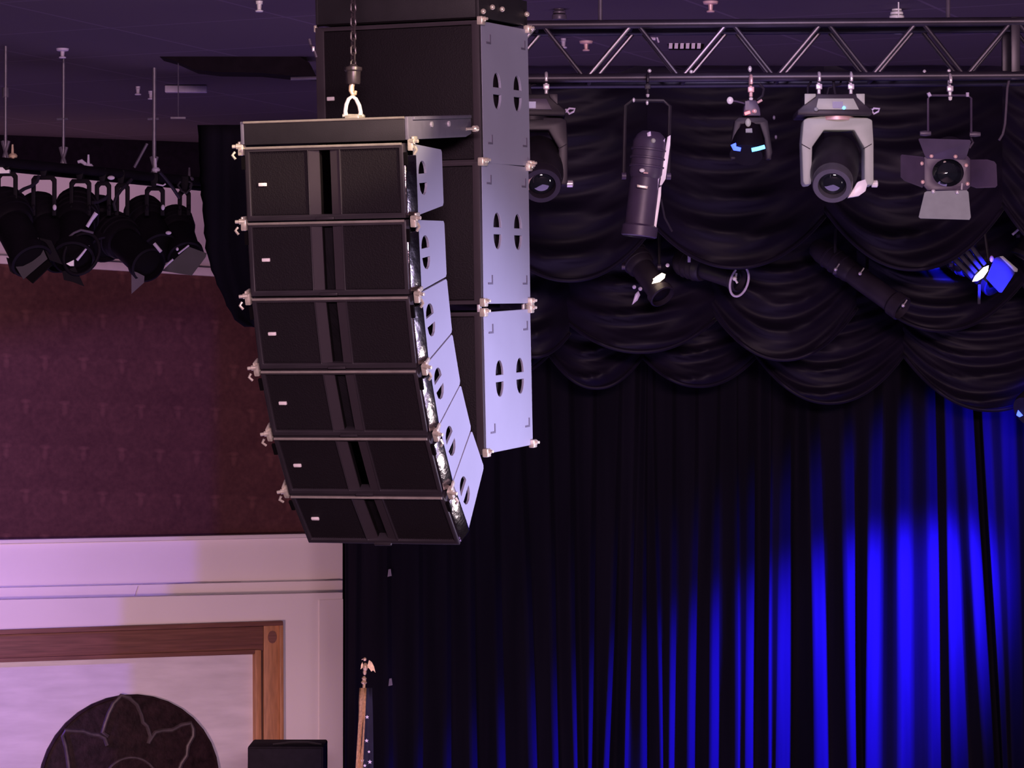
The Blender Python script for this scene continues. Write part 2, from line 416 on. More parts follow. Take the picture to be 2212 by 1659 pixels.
pl = rectband([(LEFT, wc(0,1428,.27)[1]+.2), wc(556,1408,.27), (wc(556,1900,.27)[0], 0), (LEFT, 0)], .0, .27, 'wall_left_plaster', 'plaster', 'pale streaked plaster panel inside the wood frame')

# round medallion with raised tracery
M['medal'] = mat('medallion_bronze', (.020,.010,.012), .6, spec=.12, noise=.5, nscale=14, bump=.5, bscale=30)
M['medalr'] = mat('tracery_bronze', (.055,.040,.045), .5, noise=.3, nscale=20)
cx, cz = wc(282, 1694, .32); R0 = abs(wc(474, 1694, .32)[0] - cx); RZ = (wc(282, 1501, .32)[1] - cz)
md = thing('medallion', 'dark round carved medallion with pointed tracery on the plaster panel', 'medallion', wfn(cx, cz, .27))
pts = [(cx+R0*math.cos(2*math.pi*i/72)*(1+.004*(i%2)), cz+RZ*math.sin(2*math.pi*i/72)*(1+.004*(i%2))) for i in range(72)]
MB().prism(pts, .275, .32, wfn).build('disc', 'medal', md, bevel=.012)
MB().tube([wfn(cx+R0*.985*math.cos(2*math.pi*i/60), cz+RZ*.985*math.sin(2*math.pi*i/60), .32) for i in range(60)], .010, 8, closed=True).build('rim', 'medal', md)
mc = lambda x, y: wfn(*wc(x, y, .325), .322)
petal = [[(234,1590),(222,1582),(228,1562),(236,1540),(246,1520),(262,1503),(280,1508),(296,1522),(306,1545),(309,1560),(318,1568),(325,1590),(321,1606)],
         [(232,1610),(226,1594),(212,1588),(196,1586),(180,1580),(140,1578),(136,1590),(142,1612),(146,1636),(150,1668)],
         [(322,1602),(336,1582),(350,1578),(372,1577),(392,1566),(412,1562),(418,1574),(418,1590),(406,1612),(404,1632),(392,1650),(386,1668)]]
for p_ in petal:
    MB().tube([mc(*q) for q in p_], .020, 8).build('tracery', 'medalr', md)
MB().tube([wfn(cx+.30*R0*math.cos(2*math.pi*i/40), cz+.30*RZ*math.sin(2*math.pi*i/40), .322) for i in range(40)], .013, 8, closed=True).build('center_ring', 'medalr', md)

# black loudspeaker in front of the wall
sb = thing('floor_speaker', 'black speaker cabinet standing before the cream wall at the frame bottom', 'speaker', at(617, 1900, 23.2))
q = at(617, 1612, 23.2); s_ = 23.2/F
MB().prism([(-82*s_, 0), (82*s_, 0), (82*s_, -1.2), (-82*s_, -1.2)], 0, .5, lambda a, b, t: Vector((q.x+a, q.y+t, q.z+b))).build('cabinet', 'body', sb, bevel=.015)
MB().prism([(-78*s_, -.015), (78*s_, -.015), (78*s_, -1.15), (-78*s_, -1.15)], -.012, 0, lambda a, b, t: Vector((q.x+a, q.y+t, q.z+b))).build('grille', M['body'], sb, bevel=.006)
MB().tube([(q.x+(-30)*s_, q.y+.12, q.z), (q.x+10*s_, q.y+.12, q.z+.02), (q.x+45*s_, q.y+.12, q.z+.02), (q.x+75*s_, q.y+.12, q.z)], .012, 8).build('handle', 'plastic', sb)
MB().box((q.x, q.y+.25, (q.z-1.2)/2), (.08, .08, max(.1, q.z-1.2))).build('stand_pole', 'plastic', sb)
MB().box((q.x, q.y+.25, .02), (.5, .5, .04)).build('stand_base', 'plastic', sb)

# lighting slot / pelmet under the ceiling
pm = MB(); Yp = 19.9
pts = [(330,118),(520,114),(640,118),(668,135),(682,165),(620,163),(560,157),(470,156),(420,150),(380,132)]
M['pelmet'] = mat('pelmet_black', (.008,.005,.008), .9, spec=.1, noise=.2)
a0 = at(500, 116, Yp)
def pfn(a, b, t):
    p = at(a, b, Yp); return Vector((p.x, p.y + t, p.z))
tag(pm.prism(pts, 0, .25, pfn).build('curtain_pelmet', 'pelmet'), 'black curved pelmet fixed under the ceiling left of the tall cabinets', 'pelmet')
tag(MB().tube([at(628, 170, 19.85), at(700, 168, 19.85)], .012, 8).tube([at(690, 168, 19.85), Vector((at(690, 168, 19.85).x, 19.85, CEIL))], .008, 6).build('pelmet_bar', 'rod'), 'short grey bar at the right end of the black pelmet', 'bar')
# lavender spot out of view at left, an added unseen blade cuts its edge
E_ = onwall(425, 1215, .06); dd = (WN*math.cos(math.radians(72)) - WD*math.sin(math.radians(72)))
LP = E_ + dd*8.0 + Vector((0, 0, .7))
lamp('shutter_beam', 'SPOT', LP, onwall(0, 1400, .1), 1700, (0.20, 0.08, 1.0), 0.004, spot=50, blend=0.3)
bl = thing('beam_blade', 'black blade added out of view at left to cut the lavender beam', 'stage light', LP)
e_ = (E_ - LP).normalized(); e2 = Vector((e_.x, e_.y, 0)).normalized(); pp = LP + e2*1.2; sd = Vector((0,0,1)).cross(e2)
if sd.dot(WD) < 0: sd = -sd
MB().add([pp + Vector((0,0,-1)), pp + sd*1.3 + Vector((0,0,-1)), pp + sd*1.3 + Vector((0,0,1.1)), pp + Vector((0,0,1.1)),
          pp + e2*.01 + Vector((0,0,-1)), pp + e2*.01+sd*1.3 + Vector((0,0,-1)), pp + e2*.01+sd*1.3 + Vector((0,0,1.1)), pp + e2*.01+Vector((0,0,1.1))],
         [(0,1,2,3),(4,5,6,7),(0,1,5,4),(1,2,6,5),(2,3,7,6),(3,0,4,7)]).build('shutter_blade', 'pelmet', bl)
MB().tube([pp + Vector((0,0,1.1)), Vector((pp.x, pp.y, CEIL))], .015, 8).build('hanger', 'pelmet', bl)
# ================================================================== line array
AY = 17.7
W, H, D, TA = .70, .293, .385, math.radians(5)
def array_cabinet():
    t = thing('line_array_speaker', '', 'speaker')
    t.matrix_world = Matrix.Identity(4); RM[t.name] = Matrix.Identity(4)
    kw = dict(parent=t, local=True)
    yz = lambda a, b, s: Vector((s, a, b))             # profile (y,z) swept along x
    prof = [(.03, -.006), (D, -D*math.tan(TA)-.004), (D, -H+D*math.tan(TA)+.004), (.03, -H+.006)]
    MB().prism(prof, -W/2+.05, W/2-.05, yz).build('cabinet', 'body', **kw)
    MB().prism([(-.28,-.30*0-.07),(.28,-.07),(.28,-H+.07),(-.28,-H+.07)], D-.004, D+.012).build('rear_panel', 'plastic', bevel=.006, **kw)
    # bezel with openings
    op = lambda x0, x1: [(x0,-.020),(x1,-.020),(x1,-H+.024),(x0,-H+.024)]
    MB().prism([(-W/2+.02,-.002),(W/2-.02,-.002),(W/2-.02,-H+.002),(-W/2+.02,-H+.002)], -.012, .035,
               holes=[op(-.312,-.068), op(-.064,.064), op(.068,.312)]).build('front_bezel', 'bezel', bevel=.003, **kw)
    MB().tube([(-W/2+.025,-.015,-.005),(W/2-.025,-.015,-.005)], .0055, 10).build('top_lip', 'lip', **kw)
    MB().box((0,-.014,-H+.008), (.075,.018,.012)).build('bottom_cap', 'bezel', bevel=.003, **kw)
    for x0, x1 in ((-.312,-.068),(.068,.312)):
        mb = MB().box(((x0+x1)/2, .004, -H/2+.002), (x1-x0, .008, H-.046))
        for k in range(26):                         # folded hem of the mesh with its little slots
            xx = x0+.006+(x1-x0-.012)*k/25
            for zz in (-.024, -H+.028): mb.box((xx, -.001, zz), (.005, .004, .005))
        mb.build('grille', 'grille', bevel=0, **kw)
    xy = lambda a, b, s: Vector((a, b, s))
    for s in (-1, 1):
        MB().prism([(s*.066,-.006),(s*.023,.002),(s*.023,.008),(s*.066,.008)], -.020, -H+.024, xy).build('horn_flare', 'horn', **kw)
    MB().prism([(-.030,.009),(-.0225,.009),(-.0225,.030),(.0225,.030),(.0225,.009),(.030,.009),(.030,.036),(-.030,.036)], -.020, -H+.024, xy).build('horn_slot', 'void', **kw)
    # side panels with the handle openings
    ang = math.tan(TA)
    y0 = .072
    outer = [(y0, -y0*ang-.002), (D-.006, -D*ang-.001), (D+.004, -D*ang-.012), (D+.004, -H+D*ang+.012), (D-.006, -H+D*ang+.001), (y0, -H+y0*ang+.002)]
    hc = .148
    up = [(hc-.046, -.124)] + [(hc + .046*math.cos(a), -.124 + .050*math.sin(a)**.9) for a in [math.pi*(1-k/12) for k in range(1, 12)]] + [(hc+.046, -.124)]
    lo = [(hc-.042, -.160), (hc+.050, -.160), (hc+.048,-.178), (hc+.036,-.198), (hc+.014,-.208), (hc-.012,-.204), (hc-.032,-.188)]
    for s in (-1, 1):
        MB().prism(outer, s*(W/2-.010), s*(W/2), yz, holes=[up, lo]).build('side_panel', 'side', bevel=.0025, seg=1, angle=8, **kw)
        MB().prism([(.07,-.07),(.235,-.07),(.235,-.225),(.07,-.225)], s*(W/2-.040), s*(W/2-.036), yz).build('handle_recess', 'void', **kw)
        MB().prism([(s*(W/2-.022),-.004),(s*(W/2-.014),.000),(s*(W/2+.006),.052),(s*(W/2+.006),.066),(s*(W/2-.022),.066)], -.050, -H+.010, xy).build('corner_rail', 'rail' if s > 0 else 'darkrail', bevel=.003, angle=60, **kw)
        # steel rigging at the top corner: plate, ball lock pins, lever
        rg = MB().box((s*(W/2+.004), .020, -.010), (.022,.038,.045)).box((s*(W/2+.012), .034, .014), (.010,.05,.018)).build('rigging_plate', 'chrome', bevel=.004, **kw)
        MB().lathe([(.0,-.016),(.010,-.016),(.011,.010),(.007,.012),(.007,.026),(0,.027)], (s*(W/2+.012),.008,.004), (s,-.25,0), 14).build('lock_pin', 'chrome', rg, local=True)
        MB().tube([(s*(W/2+.026),.0,-.018),(s*(W/2+.034),-.008,-.030),(s*(W/2+.022),-.006,-.046)], .0055, 8).build('pin_lever', 'chrome', rg, local=True)
        MB().box((s*(W/2-.012), -.008, -.062), (.014,.012,.05)).build('rigging_slot', 'void', **kw)
    MB().box((-.262, -.0045, -.148), (.034,.010,.014)).build('badge', 'badge', bevel=.003, **kw)
    return t

def array_matrix(px, py, Y, yaw, tilt):
    return Matrix.Translation(at(px, py, Y)) @ Matrix.Rotation(-math.radians(yaw), 4, 'Z') @ Matrix.Rotation(math.radians(tilt), 4, 'X')
base = Matrix.Translation(at(700, 313, 11.7)) @ Matrix.Rotation(-math.radians(AY), 4, 'Z')
tilts = [6.0, 7.8, 17.4, 27.2, 37.0, 46.4]
names = ['topmost of the six curved line array cabinets under the steel fly bar',
         'second line array cabinet from the top, below a wedge shaped gap',
         'third line array cabinet from the top, tilted slightly down',
         'fourth line array cabinet from the top of the curved column',
         'fifth line array cabinet, second from the bottom, bright steel corner rail',
         'lowest line array cabinet, tilted steeply down with white lit corner rail']
pr = array_cabinet(); y = z = 0.0
for i, th in enumerate(tilts):
    a = math.radians(th)
    T = base @ Matrix.Translation((0, y, z)) @ Matrix.Rotation(a, 4, 'X')
    if i == 0:
        pr.matrix_world = T; RM[pr.name] = T; pr['label'] = 'black ' + names[0]; pr['group'] = 'line array cabinets in the curved hanging column'
    else: dup(pr, T, 'black ' + names[i])
    y += (H+.003)*math.sin(a); z -= (H+.003)*math.cos(a)
# the bottom corner hardware of the last cabinet
# fly bar on top
fb = thing('fly_bar', 'black steel fly bar frame on top of the curved line array', 'rigging frame')
Tf = base @ Matrix.Rotation(math.radians(6.0), 4, 'X'); fb.matrix_world = Tf; RM[fb.name] = Tf
kw = dict(parent=fb, local=True)
MB().box((0, .02, .052), (W-.03, .04, .088)).build('front_beam', 'plastic', bevel=.004, **kw)
MB().tube([(-W/2+.015, -.002, .096), (W/2-.015, -.002, .096)], .005, 10).build('front_lip', 'lip', **kw)
for s in (-1, 1):
    MB().prism([(.0,.010),(.0,.100),(.77,.100),(.77,.022),(.70,.010)], s*(W/2-.015), s*(W/2), lambda a, b, t: Vector((t, a, b))).build('side_beam', 'flyside', bevel=.003, **kw)
    MB().box((s*(W/2+.004), .40, .092), (.012,.70,.012)).build('beam_ridge', 'flyside', bevel=.002, **kw)
    for yy in (.27, .48):
        MB().lathe([(.0,-.004),(.012,-.004),(.012,.006),(0,.008)], (s*(W/2), yy, .066), (s,0,0), 12).build('bolt', 'steel', **kw)
    MB().lathe([(.006,0),(.006,.05),(.013,.055),(.014,.075),(0,.078)], (s*(W/2), .70, .042), (s*.3,1,0), 12).build('eye_bolt', 'chrome', **kw)
MB().box((0, .76, .055), (W-.03, .03, .075)).build('rear_beam', 'plastic', bevel=.003, **kw)
MB().box((-.01, .38, .055), (.10, .74, .07)).build('center_spine', 'plastic', bevel=.003, **kw)
MB().box((-.01, .38, .098), (.06, .08, .03)).build('lifting_lug', 'chrome', bevel=.004, **kw)

# lifting chain, hook block, hook, shackle
ch = thing('lifting_chain', 'black hoist chain with brass hook holding the line array fly bar', 'chain', at(763, 150, 12.06))
YC = 12.06; s_ = YC/F
mb = MB(); py = 140; k = 0
while at(763, py, YC).z < CEIL - .01:
    c = at(763, py, YC); R = Matrix.Rotation(math.radians(35 + 90*(k % 2)), 3, 'Z'); L, w = .026, .011
    pts = [c + R @ Vector((w*math.cos(a)*1.0, 0, (L-w)*(1 if math.sin(a) >= 0 else -1)*.55 + w*math.sin(a))) for a in [2*math.pi*(j+.5)/12 for j in range(12)]]
    mb.tube(pts, .0042, 6, closed=True); py -= 15.5; k += 1
mb.build('chain', 'chain', ch)
c = at(763, 143, YC)
MB().lathe([(0,-.062),(.026,-.062),(.029,-.055),(.030,-.012),(.036,-.006),(.036,.006),(.020,.010),(.012,.020),(0,.022)], at(763, 150, YC)+Vector((0,0,.002)), (0,0,1), 24).build('hook_block', 'chain', ch)
MB().lathe([(0,0),(.010,0),(.010,.02),(0,.022)], at(760, 182, YC)+Vector((0,0,-.03)), (0,0,1), 12).tube([at(762,180,YC), at(759,188,YC), at(758,196,YC), at(762,205,YC), at(767,203,YC), at(769,196,YC)], [.010,.011,.010,.009,.008,.005], 10).build('hook', 'hook', ch)
mb = MB().tube([at(x, y, YC+.0) for x, y in ((747,252),(746,240),(748,226),(753,214),(761,208),(769,214),(776,228),(779,242),(778,252))], [.011,.0085,.0085,.008,.0075,.008,.0085,.0085,.011], 12)
mb.build('shackle', 'white', ch)
MB().lathe([(0,0),(.007,0),(.007,.085),(0,.085)], at(740, 250, YC), (1,0,0), 12).build('shackle_pin', 'chrome', ch)

# ================================================================== big cabinets behind
SW, SH, SD, SYAW = .742, .600, .60, 20.0
def sub_cabinet():
    t = thing('subwoofer_cabinet', '', 'speaker'); t.matrix_world = Matrix.Identity(4); RM[t.name] = Matrix.Identity(4)
    kw = dict(parent=t, local=True)      # origin: top front right corner, x to the left negative
    yz = lambda a, b, s: Vector((s, a, b))
    MB().box((-SW/2, SD/2+.008, -SH/2), (SW-.05, SD-.02, SH-.012)).build('cabinet', 'body', bevel=.004, **kw)
    MB().prism([(-.035,-.022),(-SW+.04,-.022),(-SW+.04,-SH+.022),(-.035,-SH+.022)], .000, .012).build('grille', 'grille', bevel=.003, **kw)
    MB().prism([(0,-.002),(-SW,-.002),(-SW,-SH+.002),(0,-SH+.002)], -.006, .02, holes=[[(-.034,-.02),(-SW+.039,-.02),(-SW+.039,-SH+.02),(-.034,-SH+.02)]]).build('front_bezel', 'horn', bevel=.003, **kw)
    ov = []
    for yc in (.20, .455):
        up = [(yc-.048,-.273)] + [(yc+.048*math.cos(a), -.273+.062*math.sin(a)) for a in [math.pi*(1-k/12) for k in range(1, 12)]] + [(yc+.048,-.273)]
        lo = [(yc-.048,-.303)] + [(yc+.048,-.303)] + [(yc+.048*math.cos(a), -.303-.062*math.sin(a)) for a in [math.pi*k/12 for k in range(1, 12)]]
        ov += [up, lo]
    r = .02
    outer = [(.02,-.004),(SD-r,-.004),(SD,-.004-r),(SD,-SH+.004+r),(SD-r,-SH+.004),(.02,-SH+.004)]
    for x0, x1, mm in ((-.012, 0, 'side'), (-SW, -SW+.022, 'plastic')):  # lit side carries the paler material, far side stays black
        MB().prism(outer, x0, x1, yz, holes=ov).build('side_panel', mm, bevel=.002, seg=1, angle=8, **kw)
    MB().prism([(.1,-.18),(.56,-.18),(.56,-.40),(.1,-.40)], -.040, -.036, yz).build('handle_recess', 'void', **kw)
    for yc, zc in ((.075,-.095),(.505,-.095),(.075,-.515),(.505,-.515)):
        MB().prism([(yc,-.0+zc),(yc+.055,zc),(yc+.055,zc+.040),(yc+.045,zc+.040),(yc+.045,zc+.008),(yc,zc+.008)], -.001, .0025, yz).build('stamped_mark', 'mark', **kw)
    for yy, zz in ((.012,-.004),(SD-.012,-.004),(.012,-SH+.010),(SD-.012,-SH+.010)):
        rg = MB().box((.004, yy, zz), (.026,.042,.036)).build('rigging_plate', 'chrome', bevel=.005, **kw)
        MB().lathe([(0,-.01),(.010,-.01),(.010,.01),(.006,.012),(.006,.022),(0,.023)], (.014,yy,zz+.006), (1,-.3,0), 12).build('lock_pin', 'chrome', rg, local=True)
    MB().box((-SW-.002, .012, -.006), (.012,.03,.03)).build('rigging_plate', 'chrome', bevel=.004, **kw)
    return t
sp0 = sub_cabinet()
subs = [((1035, 42), 3.3, 'topmost big black subwoofer cabinet behind the array, small silver badge'),
        ((1037, 347), 2.3, 'middle big subwoofer cabinet of the straight stack behind the array'),
        ((1041, 673), 3.4, 'lowest big subwoofer cabinet, brightest side, hung below a black gap')]
for i, ((px, py), tl, lb) in enumerate(subs):
    T = array_matrix(px, py, 12.5 + .012*i, SYAW, tl)
    if i == 0: sp0.matrix_world = T; RM[sp0.name] = T; sp0['label'] = lb; sp0['group'] = 'subwoofer cabinets in the straight hanging stack'
    else: dup(sp0, T, lb)
T0 = array_matrix(1035, 42, 12.5, SYAW, 3.3)
MB().box((-SW+.065, -.005, -.305), (.034,.01,.017)).build('badge', 'badge', sp0, local=True, bevel=.003)
T2 = array_matrix(1037, 345, 12.512, SYAW, 2.3)
# link plates between the two lower cabinets
for nm, yy in (('front', .02), ('rear', SD-.03)):
    lk = thing('link_plate', 'steel link plate joining the lower two subwoofer cabinets, %s edge' % nm, 'bracket', T2 @ Vector((-.02, yy, -SH)))
    mb = MB(); k0 = len(mb.v); mb.box((-.02, yy, -SH-.022), (.012, .028, .07)); mb.v = [T2 @ v for v in mb.v]
    mb.build('plate', 'steel', lk, bevel=.003)
# fly frame above the stack
sf = thing('rigging_frame', 'black steel fly frame above the big subwoofer stack', 'rigging frame'); sf.matrix_world = T0; RM[sf.name] = T0
kw = dict(parent=sf, local=True)
MB().box((-SW/2, .02, .065), (SW-.02, .04, .11)).build('front_beam', 'plastic', bevel=.004, **kw)
MB().box((-SW/2, -.004, .006), (SW-.02, .012, .008)).build('front_lip', 'void', bevel=.002, **kw)
for x in (-.01, -SW+.01):
    MB().box((x, .30, .065), (.02, .60, .11)).build('side_beam', 'plastic', bevel=.004, **kw)
MB().box((-SW/2, .58, .065), (SW-.02, .03, .11)).build('rear_beam', 'plastic', bevel=.004, **kw)
for yy in (.03, .14, .26, .57):
    MB().ball((.008, yy, .035 if yy < .1 else .06), .012).build('bolt', 'chrome', **kw)
MB().box((-SW/2, .3, .09), (.06, .56, .05)).build('center_spine', 'plastic', bevel=.003, **kw)
cp = T0 @ Vector((-SW/2, .3, .10))
c2 = thing('hoist_chain', 'hoist chain from the ceiling to the subwoofer fly frame', 'chain', cp)
mb = MB(); k = 0; zc = cp.z
while zc < CEIL:
    R = Matrix.Rotation(math.radians(90*(k % 2)), 3, 'Z'); c = Vector((cp.x, cp.y, zc))
    mb.tube([c + R @ Vector((.011*math.cos(a), 0, .009*(1 if math.sin(a) >= 0 else -1) + .011*math.sin(a))) for a in [2*math.pi*(j+.5)/12 for j in range(12)]], .004, 6, closed=True)
    zc += .029; k += 1
mb.build('chain', 'chain', c2)
# cable clamp at the left edge of the stack
cl = thing('cable_clip', 'small grey cable clip at the upper left edge of the subwoofer stack', 'clip', at(676, 108, 12.8))
MB().tube([at(668, 84, 12.8), at(672, 98, 12.8), at(680, 112, 12.75), at(684, 124, 12.75)], .006, 8).build('clip_arm', 'rod', cl)
MB().box(at(677, 106, 12.75), (.012, .02, .022)).build('clip_head', 'steel', cl, bevel=.003)
# ================================================================== curtains
def backcurtain():
    S = [(745,752,745,752),(768,782,768,782),(835,846,838,850),(905,915,900,915),(960,972,965,980),(1010,1022,1020,1040),(1065,1078,1075,1095),(1120,1134,1150,1166),(1180,1192,1198,1216),(1225,1240,1240,1262),(1280,1292,1268,1290),
         (1337,1347,1304,1329),(1369,1383,1350,1358),(1394,1399,1386,1402),(1410,1418,1427,1435),(1452,1462,1446,1460),(1500,1510,1488,1506),(1548,1557,1533,1554),(1592,1596,1593,1599),(1614,1641,1612,1634),(1664,1668,1662,1667),(1693,1722,1675,1717),
         (1746,1772,1762,1794),(1818,1840,1838,1866),(1884,1908,1868,1898),(1944,1967,1944,1968),(2004,2024,2012,2037),(2040,2053,2058,2096),(2080,2110,2128,2160),(2120,2136,2166,2178),(2162,2190,2188,2212),(2215,2235,2235,2262),(2280,2310,2290,2320)]
    Y0 = 23.55; rows = [560 + (1960-560)*i/27 for i in range(28)]; mb = MB(); grid = []
    for yy in rows:
        t = (yy-850)/(1659-850); line = []
        ctr = []
        for i, (a, b, c, d) in enumerate(S):
            tt = max(-.1, min(1.3, t)); wv = 1.5*math.sin(yy*.006+i*1.7)
            xl = a+(c-a)*tt+wv; xr = b+(d-b)*tt+wv*.6
            w = max(3, xr-xl)*Y0/F
            ctr.append((xl, Y0)); ctr.append((xr, Y0 + .85*w))
        for i in range(len(ctr)-1):
            (x0, d0), (x1, d1) = ctr[i], ctr[i+1]
            n_ = 5
            for k in range(n_):
                u = k/n_; e = u*u*(3-2*u)
                line.append(at(x0+(x1-x0)*u, yy, d0+(d1-d0)*(e*.3+u*.7)))
        line.append(at(ctr[-1][0], yy, ctr[-1][1])); grid.append(line)
    nc = len(grid[0])
    mb.v = [p for l in grid for p in l]
    mb.f = [(r*nc+c, r*nc+c+1, (r+1)*nc+c+1, (r+1)*nc+c) for r in range(len(grid)-1) for c in range(nc-1)]
    o = mb.build('stage_curtain', 'velvetb', angle=180)
    sol = o.modifiers.new('thickness', 'SOLIDIFY'); sol.thickness = .01; sol.offset = 1
    tag(o, 'black pleated stage curtain raked by deep blue light', 'curtain')
backcurtain()

def swag(name, x0, x1, yt, ye, yb, Y, folds, label, amp=.05, skew=0.0, seed=0):
    rnd = random.Random(seed); nu, nv = 40, folds*7
    ph = [rnd.uniform(-.5, .5) for _ in range(4)]
    mb = MB()
    for j in range(nv+1):
        v = j/nv
        for i in range(nu+1):
            u = -1+2*i/nu; q = 1-abs(u)**2.1
            px = (x0+x1)/2 + (x1-x0)/2*u + skew*q*v*20
            vv = v + .012*math.sin(7*u+ph[0]*6)*(1-v)
            py = yt + (ye-yt)*vv + (yb-ye)*q*(.25+.75*vv)*(vv > 0 or 1)
            f = 1 - 2*abs(math.sin(math.pi*(folds*vv + .30*math.sin(2.2*u+ph[1]*4) + ph[2])))**.75
            f2 = math.sin(2*math.pi*(folds*1.7*vv + ph[3] + .5*u))
            d = Y - .16*q*(.3+.7*v) - amp*(.35+.65*q)*(.35+.65*v)*f - amp*.38*f2*q + .05*(1-q)
            if j == nv: d += .03
            mb.v.append(at(px, py, d))
    n1 = nu+1
    mb.f = [(j*n1+i, j*n1+i+1, (j+1)*n1+i+1, (j+1)*n1+i) for j in range(nv) for i in range(nu)]
    # rolled hem
    hem = mb.v[nv*n1:]
    o = mb
    o.tube([p + Vector((0, -.02, 0)) for p in hem], .016, 8)
    ob = o.build(name, 'velvet', angle=180)
    tag(ob, label, 'curtain', 'gathered swags of the black valance')
# front row (the lanterns of the second bar hang behind it)
A = 'black velvet swag of the front row '
swag('curtain_swag', 1062, 1398, 138, 505, 606, 20.4, 5, A+'just right of the speaker stacks', seed=1)
swag('curtain_swag', 1398, 1780, 138, 468, 578, 20.4, 5, A+'in the middle, above the lantern with the lit ring', seed=2)
swag('curtain_swag', 1780, 2165, 138, 450, 582, 20.4, 5, A+'behind the barn door spotlight', seed=3)
swag('curtain_swag', 2165, 2500, 138, 440, 570, 20.4, 6, A+'at the right picture edge', seed=4)
B = 'black velvet swag of the second row '
swag('curtain_swag', 1080, 1230, 420, 720, 770, 21.9, 4, B+'beside the lowest cabinet', seed=5)
swag('curtain_swag', 1220, 1545, 420, 690, 760, 21.9, 5, B+'left of centre', seed=6)
swag('curtain_swag', 1535, 1850, 420, 665, 777, 21.9, 5, B+'with a faint brown hem in the centre', seed=7)
swag('curtain_swag', 1850, 2215, 400, 600, 714, 21.9, 5, B+'under the blue lit lantern', seed=8)
swag('curtain_swag', 2200, 2520, 400, 600, 720, 21.9, 5, B+'beyond the right picture edge', seed=9)
C = 'black velvet swag of the lowest row '
swag('curtain_swag', 960, 1190, 600, 760, 820, 22.8, 4, C+'behind the lowest subwoofer cabinet', seed=10)
swag('curtain_swag', 1185, 1392, 600, 762, 838, 22.8, 4, C+'nearest the speaker stacks', seed=11)
swag('curtain_swag', 1388, 1632, 600, 770, 834, 22.8, 4, C+'left of the blue folds', seed=12)
swag('curtain_swag', 1632, 1952, 600, 765, 870, 22.8, 5, C+'above the brightest blue fold', seed=13)
swag('curtain_swag', 1950, 2330, 600, 765, 886, 22.8, 5, C+'in the right corner', seed=14)
# fall of cloth at the left end of the valance
mb = MB(); rows = 26; cols = 30
L = [(280,432),(392,436),(450,441),(540,447),(595,462),(640,481),(680,500),(700,514),(706,528)]
def lx(y):
    for (a, b), (c, d) in zip(L, L[1:]):
        if y <= c: return b+(d-b)*(y-a)/(c-a)
    return 528
for j in range(rows+1):
    v = j/rows
    for i in range(cols+1):
        u = i/cols
        yy = 270 + (706-270)*(v**.9); xl = lx(yy) + 1.8*math.sin(yy*.16)
        xr = 760
        px = xl+(xr-xl)*u
        py = yy - (150*max(0, u-.12)*v*v)
        mb.v.append(at(px, py, 20.6 - .05*math.sin(u*26+v*2) - .05*math.sin(u*11)))
n1 = cols+1
mb.f = [(j*n1+i, j*n1+i+1, (j+1)*n1+i+1, (j+1)*n1+i) for j in range(rows) for i in range(cols)]
o = mb.build('curtain_tail', 'velvetb', angle=180); sol = o.modifiers.new('thickness', 'SOLIDIFY'); sol.thickness = .015
tag(o, 'black gathered curtain tail hanging left of the line array, rounded tip', 'curtain')
# valance band between tail and swags, behind the cabinets
tag(MB().prism([(740,272),(1075,138),(1075,520),(740,520)], 0, .03, lambda a, b, t: Vector((at(a,b,20.6).x, 20.6+t, at(a,b,20.6).z))).build('curtain_band', 'velvetb'), 'plain black valance cloth behind the hanging cabinets', 'curtain')

# flag with eagle topped pole
fl = thing('flag_pole', 'gilt pole topped by a spread eagle carrying a furled starred flag', 'flag', at(765, 1900, 20.6))
YF = 20.6
MB().tube([at(788,1466,YF), at(780,1560,YF), at(768,1700,YF), at(750,1950,YF)], .010, 10).build('pole', 'gold', fl)
MB().lathe([(0,0),(.012,0),(.022,.012),(.010,.028),(.018,.04),(.006,.055),(0,.056)], at(786,1478,YF), (.05,0,1), 14).ball(at(788,1452,YF), .013, (1,1,1.6)).build('finial', 'gold', fl)
eg = MB().ball(at(789,1441,YF), .020, (.9,.9,1.5)).ball(at(788,1424,YF), .012, (1,1,1.1)).tube([at(786,1423,YF), at(781,1425,YF)], [.006,.002], 6)
eg.build('eagle', 'gold', fl)
MB().prism([(793,1440),(797,1426),(803,1430),(808,1440),(811,1453),(806,1448),(802,1451),(799,1446)], 0, .012, lambda a, b, t: at(a,b,YF)+Vector((0,t,0))).build('eagle_wing', 'gold', fl)
MB().prism([(785,1441),(783,1430),(780,1436),(779,1446)], 0, .012, lambda a, b, t: at(a,b,YF)+Vector((0,t,0))).build('eagle_wing', 'gold', fl)
mb = MB()
def cloth(xs, d0, nm, m_):
    mb = MB(); ny = 16
    for j in range(ny+1):
        yy = 1486 + (1930-1486)*j/ny
        for i, (a, b) in enumerate(xs):
            t = (yy-1486)/(1659-1486)
            mb.v.append(at(a+(b-a)*min(t, 1.6), yy, d0 - .03*math.sin(i*1.9+j*.35)))
    k = len(xs); mb.f = [(j*k+i, j*k+i+1, (j+1)*k+i+1, (j+1)*k+i) for j in range(ny) for i in range(k-1)]
    o = mb.build(nm, m_, fl, angle=180); s = o.modifiers.new('thickness', 'SOLIDIFY'); s.thickness = .008; return o
cloth([(778,768),(783,773),(788,778),(792,784)], YF-.06, 'gold_fringe', 'fringe')
cf = cloth([(789,779),(794,788),(799,797),(803,805)], YF-.03, 'flag_cloth', 'navy')
def star(px, py, r):
    pts = [(px+r*(1 if i % 2 == 0 else .45)*math.sin(math.pi*i/5), py-r*(1 if i % 2 == 0 else .45)*math.cos(math.pi*i/5)) for i in range(10)]
    MB().prism(pts, 0, .004, lambda a, b, t: at(a,b,YF-.085)+Vector((0,t,0))).build('star', 'badge', cf)
